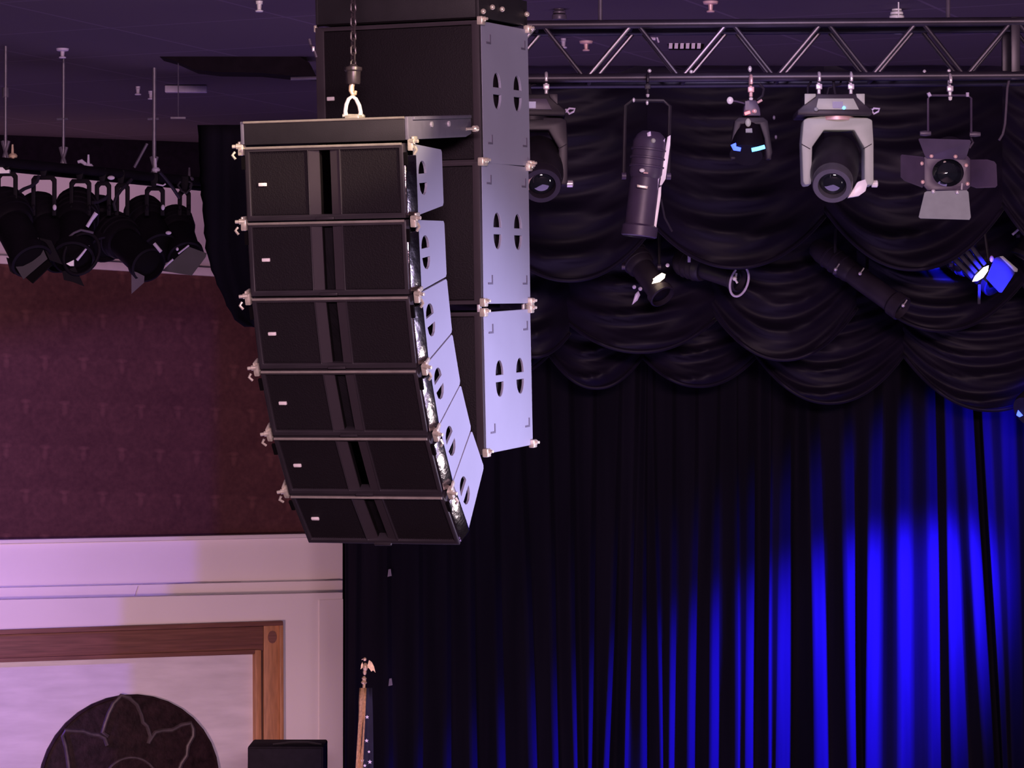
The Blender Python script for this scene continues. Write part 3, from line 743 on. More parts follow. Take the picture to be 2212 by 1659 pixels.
for q in ((793,1549,4.5),(792,1600,4.5),(799,1646,5),(783,1643,4),(797,1624,3.5),(788,1654,4)): star(*q)

# two pale spots on the black leg: curtain hooks
for k, (x, y) in enumerate(((841,1238),(843,1474))):
    tag(MB().prism([(x-4,y+8),(x-2,y-8),(x+3,y-9),(x+5,y+6)], 0, .02, lambda a, b, t: at(a,b,23.53)+Vector((0,t,0))).build('curtain_hook', 'rod'), ['small grey curtain hook below the line array', 'small grey curtain hook right of the eagle topped flag pole'][k], 'hook')
# ================================================================== box truss on the right
TY = 16.5; TS = TY/F
def ty(px): return 16.65 - .15*(px-1135)/(2212-1135)
def tp(px, py, dy=0): return at(px, py, ty(px)+dy)
tr = thing('box_truss', 'long black box truss across the top right with zigzag diagonals', 'truss', tp(1690, 166))
zt_, zb_ = tp(1690, 50).z, tp(1690, 166).z; XL, XR = tp(1080, 60).x, tp(2330, 60).x
def tw(px, top, back):
    x = tp(px, 60).x
    return Vector((x, ty(px)+(.30 if back else 0), zt_ if top else zb_))
for top in (0, 1):
    for back in (0, 1):
        MB().tube([tw(1080, top, back), tw(2330, top, back)], .025, 14).build('chord', 'truss', tr)
xs = [1085 + 205*i for i in range(7)]
for back in (0, 1):
    for i, x in enumerate(xs):
        # bottom node at x+~0.., top node ~ +88
        b0 = 1070+205*i; t0 = 1160+205*i
        off = 12 if back else 0
        MB().tube([tw(b0-8+off, 0, back), tw(t0+off, 1, back)], .0125, 10).build('diagonal', 'trussd', tr)
        MB().tube([tw(t0+12+off, 1, back), tw(b0+193+off, 0, back)], .0125, 10).build('diagonal', 'truss', tr)
for x in (1160, 1365, 1570, 1775, 1980):
    MB().tube([tw(x, 1, 0), tw(x, 1, 1)], .0125, 8).build('crossbar', 'truss', tr)
    MB().tube([tw(x-90, 0, 0), tw(x-90, 0, 1)], .0125, 8).build('crossbar', 'truss', tr)
for dd_ in (0, .30):
    MB().box((tw(2193,0,0).x, ty(2193)+dd_, (zt_+zb_)/2), (.05, .03, zt_-zb_+.05)).build('end_frame', 'truss', tr, bevel=.004)
# drop rods holding the truss
for x, lb in ((1300, 'thin rod from the ceiling to the truss, nearest the cabinets'), (2065, 'thin rod from the ceiling to the truss above the barn door spotlight')):
    p = tw(x, 1, 1); tag(MB().tube([p, (p.x, p.y, CEIL)], .013, 10).build('drop_rod', 'rod'), lb, 'rod')
# pipe running behind the truss top
tag(MB().tube([at(1090, 36, 18.2), at(2330, 24, 18.2)], .028, 12).tube([at(1090, 20, 18.6), at(2330, 12, 18.6)], .02, 10).build('ceiling_pipe', 'truss'), 'pair of dark pipes running behind the top of the box truss', 'pipe')

def clamp(root, px, py, Y, m='steel', bolt='chrome', s=1.0):
    c = at(px, py, Y); k = .032*s
    h = MB().tube([c + Vector((0, k*math.cos(a), k*math.sin(a))) for a in [math.radians(-60+300*i/12+ -90+60) for i in range(13)]], .009*s, 8).build('clamp', m, root)
    MB().box(c + Vector((0, 0, -.045*s)), (.034*s, .034*s, .030*s)).lathe([(0,0),(.011*s,0),(.011*s,.03*s),(0,.03*s)], c+Vector((0,0,-.085*s)), (0,0,1), 10).build('clamp_body', 'rivet' if s > 1.05 else m, root, bevel=.004)
    MB().lathe([(0,0),(.009*s,.004),(.012*s,.02*s),(.006*s,.024*s),(0,.026*s)], c+Vector((0,-.01,-.112*s)), (0,0,1), 10).build('clamp_bolt', bolt, root)
    return h
def pfun(Y, dx=0, dy=0):
    return lambda px, py, d=0.0: at(px+dx, py+dy, Y+d)
def pprism(P, pts, d0, d1, holes=()):
    def fn(a, b, t):
        p = P(a, b); return Vector((p.x, p.y+t, p.z))
    return MB().prism(pts, d0, d1, fn, holes)

# ------------------------------------------------------------------ moving heads
def moving_head(cx, label, ymat, lensdx=0, lit=True):  # lit swaps in paler materials that paint light on the fixture
    Y = ty(cx) + .02; dx = cx - 1808; P = pfun(Y, dx)
    t = thing('moving_head', label, 'stage light', P(1808, 230), group=None)
    for x in (1769, 1838): clamp(t, x+dx, 170, ty(cx), 'steel', 'white')
    MB().tube([P(1800,172,.02), P(1802,190,.03), P(1806,212,.03)], .008, 8).build('power_cable', 'cable', t)
    MB().tube([P(1820,160,.1), P(1815,182,.05), P(1790,190,.03), P(1785,210,.03)], .006, 8).build('data_cable', 'cable', t)
    pprism(P, [(1735,208),(1862,208),(1862,228),(1880,243),(1878,254),(1718,254),(1718,243),(1735,228)], -.12, .16).build('base', 'fixm' if lit else 'fix', t, bevel=.008)
    for a, b in ((1733,1757),(1843,1862)):
        pprism(P, [(a,208),(b,208),((b if a < 1800 else b),214 if a < 1800 else 232),(a if a < 1800 else a+2,232 if a < 1800 else 216)], -.135, -.115).build('corner_bracket', ymat, t, bevel=.003)
    pn = pprism(P, [(1762,218),(1838,218),(1850,242),(1757,242)], -.132, -.118).build('control_panel', 'yoke' if lit else 'fixp', t, bevel=.003)
    pprism(P, [(1793,225),(1815,225),(1815,239),(1793,239)], -.137, -.130).build('display', 'screen', pn)
    if lit: MB().ball(P(1823,233,-.138), .0095, (1,.5,1)).build('status_light', 'glowblue', pn)
    MB().ball(P(1763,236,-.135), .011, (1.1,.5,1)).build('connector', 'ygrey', pn)
    MB().lathe([(0,0),(.10,0),(.10,.03),(0,.03)], P(1806,262), (0,0,1), 28).build('pan_bearing', 'rivet' if lit else 'fix', t)
    yk = [(1733,262),(1742,257),(1771,254),(1870,257),(1881,262),(1884,310),(1884,397),(1880,402),(1864,402),(1864,322),(1842,284),(1777,284),(1752,320),(1750,400),(1736,402),(1732,394),(1729,310)]
    y = pprism(P, yk, -.075, .075).build('yoke', ymat, t, bevel=.010)
    for sg in ([(1731,311),(1750,322)],[(1883,311),(1864,322)]):
        MB().tube([P(sg[0][0],sg[0][1],-.077), P(sg[1][0],sg[1][1],-.077)], .0022, 6).build('yoke_seam', 'fix', y)
    # head
    hx = 1808 + lensdx*.35; lx_ = 1798 + lensdx
    o = P(hx, 330, .10); e = P(lx_, 399, -.20); ax = (e-o); Ln = ax.length
    hd = MB().lathe([(0,-.05),(.06,-.05),(.10,-.02),(.125,.03),(.133,Ln*.45),(.128,Ln*.72),(.112,Ln*.86),(0,Ln*.86)], o, ax, 32, sx=1.0).build('head', 'fix', t)
    pprism(P, [(1795,331),(1816,331),(1816,334),(1795,334)], -.115, -.10).build('head_mark', 'rod', hd)
    br = MB().lathe([(.080,Ln*.80),(.109,Ln*.80),(.111,Ln*1.0),(.104,Ln*1.04),(.078,Ln*1.04),(.074,Ln*.98),(.072,Ln*.86)], o, ax, 36).build('lens_barrel', 'barrel' if lit else 'fixm', t)
    MB().lathe([(0,Ln*1.01),(.035,Ln*1.0),(.060,Ln*.975),(.075,Ln*.93),(0,Ln*.92)], o, ax, 32).build('lens', 'lens', br)
    if lit:
        pprism(P, [(1824,432),(1845,398),(1862,392),(1866,404),(1862,418),(1848,428)], -.17, -.12).build('side_reflection', 'ltwhite', t, bevel=.004)  # white plate painting in a reflection beside the lens barrel
    else:
        MB().tube([P(1799+lensdx*1.0-24+3*k*.9, 397+22*math.sin(math.radians(200-k*14))*-1-0, -.24) for k in range(0)] or [P(lx_+30*math.cos(math.radians(a)), 402-30*math.sin(math.radians(a)), -.235) for a in range(100, 200, 12)], .006, 8).build('lens_glint', 'rivet', br)  # pinkish arc painting in the glint on the lens rim
    MB().lathe([(0,0),(.02,0),(.02,.03),(.012,.035),(0,.036)], P(1883,397,-.02), (1,0,0), 14).build('tilt_knob', 'white' if lit else 'steel', t)
    MB().tube([P(1880,236,-.05), P(1888,246,-.06), P(1897,241,-.06), P(1900,235,-.06), P(1888,234,-.06), P(1878,243,-.05)], .006, 8).build('latch_handle', 'silverring', t)
    MB().tube([P(1745,208,.05), P(1745,188,.06), P(1752,176,.04)], .006, 8).build('safety_cable', 'cable', t)
    return t
moving_head(1808, 'moving head, its black yoke painted lit grey, with blue status light hanging from the truss', 'yoke', 0, True)
moving_head(1150, 'black moving head half hidden behind the subwoofer stack', 'fixm', 30, False)

# ------------------------------------------------------------------ fresnel with barn doors
Y = 16.5; P = pfun(Y)
t = thing('barn_door_spotlight', 'purple black spotlight with four barn doors, its bottom door painted as lit', 'stage light', P(2050, 205))
clamp(t, 2052, 174, Y, 'steel', 'white', 1.0)
MB().tube([P(2005,292,.06),P(2005,213),P(2009,206),P(2090,206),P(2098,212),P(2098,296,.06)], .0065, 8).build('yoke', 'fixp', t)
for x, y_ in ((1999,288),(2106,290)): MB().lathe([(0,-.03),(.012,-.03),(.016,.0),(.012,.03),(0,.03)], P(x,y_,.06), (1,0,0), 12).build('yoke_knob', 'rod', t)
MB().tube([P(2004,206,-.01), P(2010,203,-.01)], .013, 8).tube([P(2090,200,-.01), P(2090,209,-.01)], .009, 8).build('yoke_corner', 'silverring', t)
o = P(2052,330,.32); e = P(2046,373,-.02)
MB().lathe([(0,0),(.08,0),(.105,.03),(.11,.20),(.105,.30),(0,.30)], o, e-o, 28).build('housing', 'fix', t)
cx_, cy_ = 2046, 374
ring = [(cx_+50*math.cos(math.radians(a)), cy_+44*math.sin(math.radians(a))) for a in range(0, 360, 15)]
sq = [(1994,342),(2000,336),(2088,338),(2094,345),(2094,404),(2086,412),(2002,412),(1994,403)]
fr = pprism(P, sq, -.035, -.015, holes=[[(cx_+34*math.cos(math.radians(a)), cy_+30*math.sin(math.radians(a))) for a in range(0, 360, 12)]]).build('door_frame', 'fixp', t, bevel=.003)
MB().lathe([(0,-.025),(.055,-.012),(.082,.02),(0,.025)], P(cx_,cy_,-.01), (0,1,0), 36).build('lens', 'lens', t)
MB().ball(P(2048,390,-.008), .020, (1.3,.5,.6)).ball(P(2041,352,-.012), .010, (1,.5,1.2)).build('reflector', 'chrome', t)
def door(pts, tilt, m, lbl=None):
    # pts in picture coordinates; tilt leans the outer edge towards the viewer about the hinge side
    mb = MB(); f0 = lambda a, b, tt: P(a,b)+Vector((0, tt + tilt(a,b), 0)); mb.prism(pts, -.040, -.037, f0)
    o = mb.build('barn_door', m, t, bevel=.001, seg=1)
    if lbl: o['label'] = lbl
door([(1979,304),(1982,302),(2090,305),(2093,309),(2084,346),(2001,344),(1995,338)], lambda a,b: -.0012*(345-b), 'fixp')
door([(1940,340),(1943,337),(1992,340),(1995,344),(1995,400),(1990,407),(1950,394),(1940,386)], lambda a,b: -.0012*(1995-a), 'fixp')
door([(2094,346),(2128,347),(2142,352),(2146,358),(2148,404),(2144,408),(2106,408),(2094,403)], lambda a,b: -.0012*(a-2094), 'fixp')
door([(2000,414),(2086,412),(2090,416),(2097,470),(2094,475),(1988,472),(1984,469),(1995,417)], lambda a,b: +.0006*(b-412), 'ygrey', 'bottom barn door painted lit grey')  # paler than the other doors, the light it catches is painted in
for x, y_ in ((2012,337),(2064,338),(1991,353),(2087,357),(1993,393),(2090,397),(2016,413),(2068,415)):
    MB().ball(P(x,y_,-.047), .0115, (1,.6,1)).build('rivet', 'rivet' if y_ < 410 else 'steel', t)
MB().tube([P(2078,396,-.05), P(2077,410,-.05)], .006, 8).build('door_latch', 'steel', t)
MB().tube([P(2098,300,.02), P(2102,308,-.02), P(2094,320,-.03)], .006, 8).build('safety_cable', 'rod', t)

# ------------------------------------------------------------------ ellipsoidal lanterns
def ellipsoidal(label, a, b, w0, w1, Y, da=0.0, db=0.0, m='fix', name='ellipsoidal_spotlight', clampat=None, yoke=None, fins=False, group=None, ring='fix', lensm='lens', drop=None):
    """a: picture point of the lamp cap, b: front lens; w0/w1 widths in px"""
    s = Y/F; t = thing(name, label, 'stage light', at(clampat[0], clampat[1], Y) if clampat else at(*a, Y), group=group)
    A = at(a[0], a[1], Y+da); B = at(b[0], b[1], Y+db); ax = B-A; L = ax.length; r0, r1 = w0*s/2, w1*s/2
    MB().lathe([(0,0),(r0*.55,0),(r0*.8,.02),(r0,L*.10),(r0,L*.40),(r0*.9,L*.44),(0,L*.44)], A, ax, 24).build('lamp_housing', m, t)
    MB().lathe([(0,L*.42),(r1*.82,L*.42),(r1*.86,L*.50),(r1*.86,L*.88),(r1,L*.90),(r1,L*.99),(r1*.88,L),(r1*.84,L*.93),(0,L*.93)], A, ax, 28).build('lens_tube', m, t)
    MB().lathe([(0,L*.975),(r1*.5,L*.965),(r1*.84,L*.93),(0,L*.925)], A, ax, 24).build('lens', lensm, t)
    if ring != 'fix': MB().lathe([(r1*.90,L*.99),(r1*1.05,L*.985),(r1*1.07,L*1.01),(r1*.93,L*1.02)], A, ax, 32).build('front_ring', ring, t)
    for k in range(3):
        MB().lathe([(r0*1.0,L*(.16+.08*k)),(r0*1.07,L*(.165+.08*k)),(r0*1.07,L*(.18+.08*k)),(r0*1.0,L*(.185+.08*k))], A, ax, 24).build('cooling_rib', m, t)
    mid = A + ax*.42; side = Vector((1,0,0)) - ax.normalized()*ax.normalized().x
    side = Vector((.25,1,0)).cross(ax).normalized() if abs(ax.normalized().x) > .6 else side.normalized()
    if clampat and drop:
        top = at(clampat[0], clampat[1], Y); w = max(r0, r1)*1.15; yk = Vector(yoke).normalized()*w; z0 = top.z-.10; zl = (A+ax*.28).z
        for sg in (1, -1):
            q = Vector((top.x, top.y, 0)) + yk*sg
            MB().tube([Vector((q.x, q.y, zl)), Vector((q.x, q.y, z0-.04)), Vector((top.x+yk.x*sg*.75, top.y+yk.y*sg*.75, z0)), Vector((top.x, top.y, z0))], .016, 8).build('yoke_arm', 'fix', t)
        clamp(t, clampat[0], clampat[1], Y, 'fix', 'rod', 1.0)
    elif clampat:
        top = at(clampat[0], clampat[1], Y)
        w = max(r0, r1)*1.25
        if yoke is None: yoke = Vector((1,0,0))
        yk = Vector(yoke).normalized()*w
        z0 = top.z - .115
        pts = [mid+yk, Vector((top.x+yk.x, top.y+yk.y, z0-.03)), Vector((top.x+yk.x*.7, top.y+yk.y*.7, z0)), Vector((top.x-yk.x*.7, top.y-yk.y*.7, z0)), Vector((top.x-yk.x, top.y-yk.y, z0-.03)), mid-yk]
        MB().tube(pts, .011, 8).build('yoke', 'fix', t)
        for sg in (1, -1): MB().lathe([(0,-.012),(.02,-.012),(.02,.012),(0,.014)], mid+yk*sg, yk*sg, 12).build('yoke_knob', 'fixp', t)
        clamp(t, clampat[0], clampat[1], Y, 'fix', 'steel', .9)
    return t, A, ax, L

# the lantern with the long lit edge, its light painted as white strips
t, A_, ax_, L_ = ellipsoidal('long purple black lantern with a brightly lit white edge strip, hung from the truss', (1407,285), (1380,512), 74, 78, 16.55, m='fixp', clampat=(1399,172), yoke=(1,.1,0))
P = pfun(16.55)
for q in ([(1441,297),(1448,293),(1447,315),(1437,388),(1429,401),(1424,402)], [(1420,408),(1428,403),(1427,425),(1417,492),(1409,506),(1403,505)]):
    pprism(P, q, -.04, .02).build('lit_edge', 'ltwhite', t, bevel=.002)
pprism(P, [(1428,310),(1436,300),(1422,396),(1406,500),(1398,502)], -.05, -.02).build('side_channel', 'silverring', t, bevel=.002)['label'] = 'grey side channel'
MB().ball(P(1387,368,-.125), .014, (1.1,.6,.8)).build('shutter_knob', 'white', t)
MB().tube([P(1390,373,-.12), P(1400,374,-.12)], .005, 6).build('shutter_lever', 'rivet', t)
pprism(P, [(1374,402),(1398,406),(1396,412),(1374,408)], -.125, -.11).build('shutter_plate', 'chrome', t, bevel=.002)
pprism(P, [(1396,290),(1404,286),(1406,302),(1398,304)], -.08, -.06).build('focus_bracket', 'silverring', t, bevel=.002)
MB().ball(P(1411,304,-.09), .014).build('focus_knob', 'yoke', t)
MB().tube([P(1428,430,.02), P(1436,470,.03), P(1452,500,.05)], .006, 8).build('power_cable', 'cable', t)
for x, y_ in ((1369,216),(1398,222)): MB().ball(P(x,y_,-.02), .010, (.8,.6,1.3)).build('bolt', 'steel', t)

# small scanner with red and blue glints
P = pfun(16.5); t = thing('led_spotlight', 'small black spotlight with a red indicator and blue lenses on the truss', 'stage light', P(1622, 180))
clamp(t, 1622, 176, 16.5, 'rivet', 'white', 1.0)
MB().tube([P(1640,180), P(1650,192), P(1647,207), P(1636,216)], .008, 8).build('power_cable', 'cable', t)
pprism(P, [(1612,218),(1632,218),(1640,236),(1642,252),(1604,252),(1606,232)], -.05, .06).build('base', 'fixp', t, bevel=.006)
pprism(P, [(1586,262),(1594,254),(1648,254),(1658,262),(1668,330),(1664,345),(1655,345),(1650,300),(1640,270),(1600,270),(1592,300),(1588,345),(1578,345),(1576,325)], -.03, .04).build('yoke', 'fix', t, bevel=.006)
MB().lathe([(0,0),(.05,0),(.075,.03),(.085,.12),(.095,.20),(.09,.22),(0,.21)], P(1620,268,.06), P(1612,335,-.06)-P(1620,268,.06), 26).build('head', 'fixd', t)
pprism(P, [(1608,221),(1617,221),(1617,240),(1608,240)], -.06, -.045).build('label_plate', 'fixp', t)
MB().tube([P(1609,246,-.06), P(1620,242,-.06)], .008, 8).build('indicator', 'glowred', t)
MB().ball(P(1630,240,-.055), .013, (1,.6,1)).build('indicator_cap', 'rivet', t)
MB().ball(P(1616,265,-.07), .018, (.9,.5,1.3)).build('front_knob', 'yoke', t)
pprism(P, [(1608,281),(1622,280),(1623,290),(1608,290)], -.085, -.07).build('front_plate', 'ygrey', t, bevel=.002)
MB().tube([P(1584,311,-.10), P(1588,320,-.10), P(1600,323,-.10)], [.016,.016,.011], 10).build('blue_lens', 'glowblue2', t)
MB().tube([P(1624,324,-.13), P(1638,321,-.13), P(1652,317,-.13)], .011, 8).build('blue_lens', 'glowblue', t)
MB().ball(P(1577,217,.0), .019, (1,.7,1.1)).build('side_clip', 'white', t); MB().tube([P(1577,217), P(1592,219), P(1610,224)], .005, 6).build('clip_arm', 'fixp', t)
MB().tube([P(1636,222,-.02), P(1646,216,-.02)], .007, 8).build('side_latch', 'rivet', t)
for x, y_ in ((1672,254),(1676,296),(1663,340)): MB().ball(P(x,y_,-.02), .008, (1,.6,1.5)).build('side_bolt', 'rod', t)

# lanterns on the hidden second bar
bar = MB().tube([at(1080, 452, 21.2), at(2400, 446, 21.2)], .025, 12).build('light_bar', 'truss'); tag(bar, 'dark pipe behind the front swags carrying the lower lanterns', 'pipe')
for x in (1240, 1900, 2330):
    p = at(x, 452, 21.2); tag(MB().tube([p, (p.x, p.y, CEIL)], .014, 8).build('drop_rod', 'rod'), 'rod behind the front swags carrying the second light bar', 'rod', 'rods of the second light bar')
t, A_, ax_, L_ = ellipsoidal('dark lantern below the front swags with a glowing white slot', (1352,530), (1432,642), 62, 58, 21.2, da=.1, db=-.2, m='fixm', lensm='fixd', clampat=(1385,455))
P = pfun(21.0)
MB().ball(P(1421,603,-.04), .030, (1.15,.5,.40)).build('lamp_glow', 'glowwarm', t)
g = t.children[-1]; g.data.transform(Matrix.Identity(4))
pprism(P, [(1407,614),(1414,600),(1428,591),(1436,594),(1434,602),(1424,610)], -.10, -.07).build('lamp_slot', 'glowwarm', t)
pprism(P, [(1364,660),(1371,636),(1378,629),(1382,638),(1376,650)], -.08, -.05).build('shutter_handle', 'silverring', t, bevel=.003)
for x, y_ in ((1370,620),(1383,624),(1442,573)): MB().ball(P(x,y_,-.07), .014, (1,.6,1)).build('focus_knob', 'silverring', t)
t, A_, ax_, L_ = ellipsoidal('dark lantern lying sideways with a brightly lit front ring', (1462,560), (1598,606), 62, 52, 21.2, da=.1, db=-.22, m='fixm', clampat=(1530,455), ring='fix')
P = pfun(20.9)
MB().tube([P(1597+20*math.cos(math.radians(a))-4*math.sin(math.radians(a)), 608+32*math.sin(math.radians(a))-4*math.cos(math.radians(a)), -.02) for a in range(-50, 250, 12)], .0085, 10).build('front_ring', 'silverring', t)  # silver arc paints the highlight on the front ring
MB().tube([P(1591,590,-.03), P(1588,603,-.03), P(1593,612,-.03)], .008, 8).ball(P(1587,602,-.04), .016).build('ring_catch', 'white', t)
pprism(P, [(1484,550),(1490,548),(1490,568),(1484,568)], -.10, -.08).build('shutter_handle', 'silverring', t, bevel=.002)
t, A_, ax_, L_ = ellipsoidal('long dark lantern slanting down right, between the two lower swags', (1758,530), (1950,668), 52, 56, 21.2, da=.15, db=-.25, m='fixm', clampat=(1840,452))
P = pfun(20.95)
for x, y_ in ((1805,582),(1858,591),(1951,660)):
    MB().ball(P(x,y_,-.08), .013).tube([P(x,y_,-.08), P(x+8,y_-12,-.06)], .005, 6).build('shutter_knob', 'steel', t)
# blue lit lantern with gel frame
t, A_, ax_, L_ = ellipsoidal('finned lantern lit deep blue with a glowing slot and square gel plate', (2056,540), (2150,614), 66, 60, 21.2, da=.12, db=-.18, m='bluefix', clampat=(2085,450))
P = pfun(21.0)
for k in range(4):
    x, y_ = 2068+k*9, 541-0+k*9
    pprism(P, [(2048+k*13,560-k*8),(2055+k*13,553-k*8),(2098+k*9,598-k*9),(2092+k*9,604-k*9)], -.13, -.10).build('cooling_fin', 'bluefix', t, bevel=.002)
pprism(P, [(2094,610),(2100,598),(2118,580),(2128,576),(2126,588),(2116,602),(2104,609)], -.16, -.13).build('lamp_slot', 'glowwarm', t)
pprism(P, [(2122,604),(2140,560),(2152,556),(2184,592),(2156,634),(2150,634)], -.17, -.165).build('gel_plate', 'bluefix', t)
pprism(P, [(2150,557),(2157,556),(2189,584),(2188,590),(2182,590)], -.19, -.165).build('plate_edge', 'yoke', t, bevel=.002)
MB().ball(P(2142,559,-.17), .018, (.8,.6,1.3)).build('plate_catch', 'rivet', t)
pprism(P, [(2107,616),(2113,616),(2112,658),(2106,658)], -.12, -.11).build('shutter_blade', 'bluefix', t)
# lantern cut by the right edge
t, A_, ax_, L_ = ellipsoidal('dark lantern cut by the right picture edge with a pale lever', (2262,470), (2216,560), 70, 70, 21.2, m='fix', clampat=(2250,446))
P = pfun(20.9)
MB().tube([P(2187,507,-.06), P(2215,482,-.06)], .009, 8).build('lever', 'silverring', t)
# blue LED wash, only its lit lens tip shows
t = thing('led_wash_light', 'blue glowing lamp lens entering at the right edge below the swags', 'stage light', at(2235, 880, 22.4)); P = pfun(22.4)
MB().lathe([(0,0),(.10,0),(.13,.04),(.14,.22),(.13,.26),(0,.25)], P(2262,850,.02), P(2222,890,-.12)-P(2262,850,.02), 24).build('housing', 'fix', t)
pprism(P, [(2194,897),(2197,882),(2208,868),(2222,862),(2222,884),(2208,897),(2200,901)], -.06, -.03).build('lens', 'glowblue2', t)
pprism(P, [(2202,888),(2208,877),(2222,868),(2222,878),(2208,888)], -.07, -.06).build('lens_core', 'glowcyan', t)
MB().tube([P(2240,850), P(2240,700)], .012, 8).build('stem', 'fix', t)

# safety cable loop right of the barn door spotlight
tag(MB().tube([at(x, y_, 16.55) for x, y_ in ((2180,172),(2176,190),(2173,240),(2171,268),(2166,290),(2158,303))], .007, 8).build('cable_loop', 'rod'), 'hanging cable end right of the barn door spotlight', 'cable')

# ------------------------------------------------------------------ things at the ceiling, right side
def hoist(px, py, label, m, Yc=17.6):
    t = thing('pendant_mount', label, 'ceiling mount', at(px, py, Yc)); P = pfun(Yc)
    for k, (w, y0, y1) in enumerate(((11, py-14, py-8), (14, py-6, py), (16, py+2, py+13))):
        c = P(px, (y0+y1)/2); MB().lathe([(0,-.5*(y1-y0)*Yc/F),(w*Yc/F,-.5*(y1-y0)*Yc/F),(w*Yc/F,.5*(y1-y0)*Yc/F),(0,.5*(y1-y0)*Yc/F)], c, (0,0,1), 20).build('collar', m, t, bevel=.003)
    p = P(px, py-10); MB().tube([p, (p.x, p.y, CEIL)], .010, 8).build('stem', 'rod', t)
hoist(1937, 32, 'lit white collared ceiling mount above the lit moving head', 'white')  # white carries the light on a mount like the grey one
hoist(1208, 30, 'dim grey collared ceiling mount near the subwoofer stack', 'rod')
tag(MB().lathe([(0,-.006),(.03,-.006),(.034,.004),(.0,.006)], at(1941,70,17.3), (0,0,1), 20).tube([at(1941,70,17.3), Vector((at(1941,70,17.3).x, 17.3, CEIL))], .004, 6).build('white_disc', 'white'), 'small white disc hanging just behind the truss chord', 'disc')
def sprinkler(px, py, w, label, m='flange'):
    Yc = 2.4*F/(HOR-py) ; Yc = min(Yc, 22)
    c = at(px, py, Yc); c.z = CEIL
    s_ = Yc/F
    t = thing('sprinkler', label, 'sprinkler', c)
    MB().lathe([(0,0),(w*s_,0),(w*s_*.9,-.014),(.02,-.018),(0,-.018)], c, (0,0,1), 20).build('escutcheon', m, t)
    MB().lathe([(0,-.015),(.014,-.015),(.012,-.05),(.024,-.055),(.022,-.062),(0,-.062)], c, (0,0,1), 12).build('sprinkler_head', m, t)
sprinkler(1266, 88, 15, 'pale pink ceiling sprinkler seen through the truss bays', 'rivet')
sprinkler(1217, 82, 6, 'small grey ceiling sprinkler next to the pink one')
sprinkler(1535, 2, 17, 'pale ceiling sprinkler at the top picture edge', 'rivet')
sprinkler(1885, 44, 8, 'small mauve ceiling sprinkler left of the lit white collared mount', 'rivet')
sprinkler(135, 104, 14, 'white ceiling flange over the hanging rod at upper left')
sprinkler(560, 1, 8, 'tiny white ceiling fitting at the top edge left of the stacks', 'white')
sprinkler(298, 186, 5, 'tiny pale ceiling stud left of the grey strip')
sprinkler(326, 200, 6, 'tiny pale ceiling stud below the grey strip')
# vent grille on the ceiling, seen between the diagonals
vt = thing('ceiling_vent', 'pale slatted ceiling vent seen through the truss', 'vent', at(1480, 95, 19.2))
P = pfun(19.2); zc = CEIL - .02
MB().prism([(1440,83),(1524,80),(1520,106),(1446,106)], 0, .02, lambda a,b,t: P(a,b)+Vector((0,t+.03,0))).build('vent_backing', 'void', vt)
for k in range(6):
    x = 1446+12.2*k
    MB().prism([(x,82),(x+7.5,82),(x+6,105),(x-1.5,105)], -.01, .01, lambda a,b,t: P(a,b)+Vector((0,t,0))).build('slat', 'flange' , vt)
MB().tube([P(1516,86), P(1523,83)], .012, 8).build('latch', 'rivet', vt)
p = P(1480, 84); MB().tube([p, (p.x, p.y, CEIL)], .01, 6).build('vent_hanger', 'fix', vt)
tag(MB().tube([at(1396,82,18.9), at(1416,84,18.9)], .010, 8).tube([at(1419,80,18.9), at(1423,92,18.9)], .006, 6).tube([at(1410,80,18.9), Vector((at(1410,80,18.9).x,18.9,CEIL))], .006, 6).build('cable_hook', 'flange'), 'small mauve hook left of the ceiling vent', 'hook')
for x, y_, lb in ((1403,147,'tiny pale stud left of centre above the lower truss chord'), (1493,149,'tiny pale stud on the lower chord at a diagonal foot'), (1620,143,'small upright pale pin above the lower truss chord'), (1997,151,'white cable tag above the lower truss chord'), (2050,147,'tiny pin above the barn door spotlight clamp')):
    tag(MB().ball(tp(x, y_+6, -.01), .011, (1,.7,1.6 if x in (1620, 1997) else 1)).build('truss_pin', 'steel'), lb, 'pin')

# ------------------------------------------------------------------ left side: rods, pipe, lanterns
LY0, LY1 = 19.3, 20.9
def ly(px): return LY0 + (LY1-LY0)*px/430
def lp(px, dy=0.0): 
    y_ = 350 + 42*px/430
    return at(px, y_+dy, ly(px))
pipe = MB().tube([lp(-260), lp(432)], .032, 14).build('hanging_pipe', 'fixd'); tag(pipe, 'black pipe carrying the row of lanterns at left', 'pipe')
pipe2 = MB().tube([lp(-260, 6)+Vector((0,.3,0)), lp(425, 8)+Vector((0,.3,0))], .020, 12).build('hanging_pipe', 'fixd'); tag(pipe2, 'second thinner black pipe just behind the lantern pipe at left', 'pipe')
for x, lb in ((12, 'grey rod hanging from the ceiling at the left picture edge'), (137, 'grey rod with a cross collar, second from left'), (333, 'grey rod above the right end of the lantern pipe')):
    p = lp(x); t = thing('hanging_rod', lb, 'rod', p)
    MB().tube([p, (p.x, p.y, CEIL)], .010 if x != 333 else .014, 10).build('tube', 'rod', t)
    if x == 12: MB().lathe([(0,-.03),(.022,-.03),(.022,.03),(0,.03)], at(12,200,ly(12)), (0,0,1), 12).build('collar', 'rod', t)
    else: MB().tube([at(x-14,257,ly(x)), at(x+10,256,ly(x))], .010, 8).build('cross_collar', 'rod', t)
    MB().tube([p+Vector((-.02,0,.14)), p+Vector((.02,0,0))], .012, 8).tube([p+Vector((.02,0,.14)), p+Vector((-.02,0,0))], .012, 8).build('pipe_grip', 'rod', t)
tag(MB().tube([at(318,310,20.3), at(290,362,20.3)], .010, 8).build('brace', 'rod'), 'slanting grey brace beside the third hanging rod', 'brace')
c = at(402, 186, 21.6)
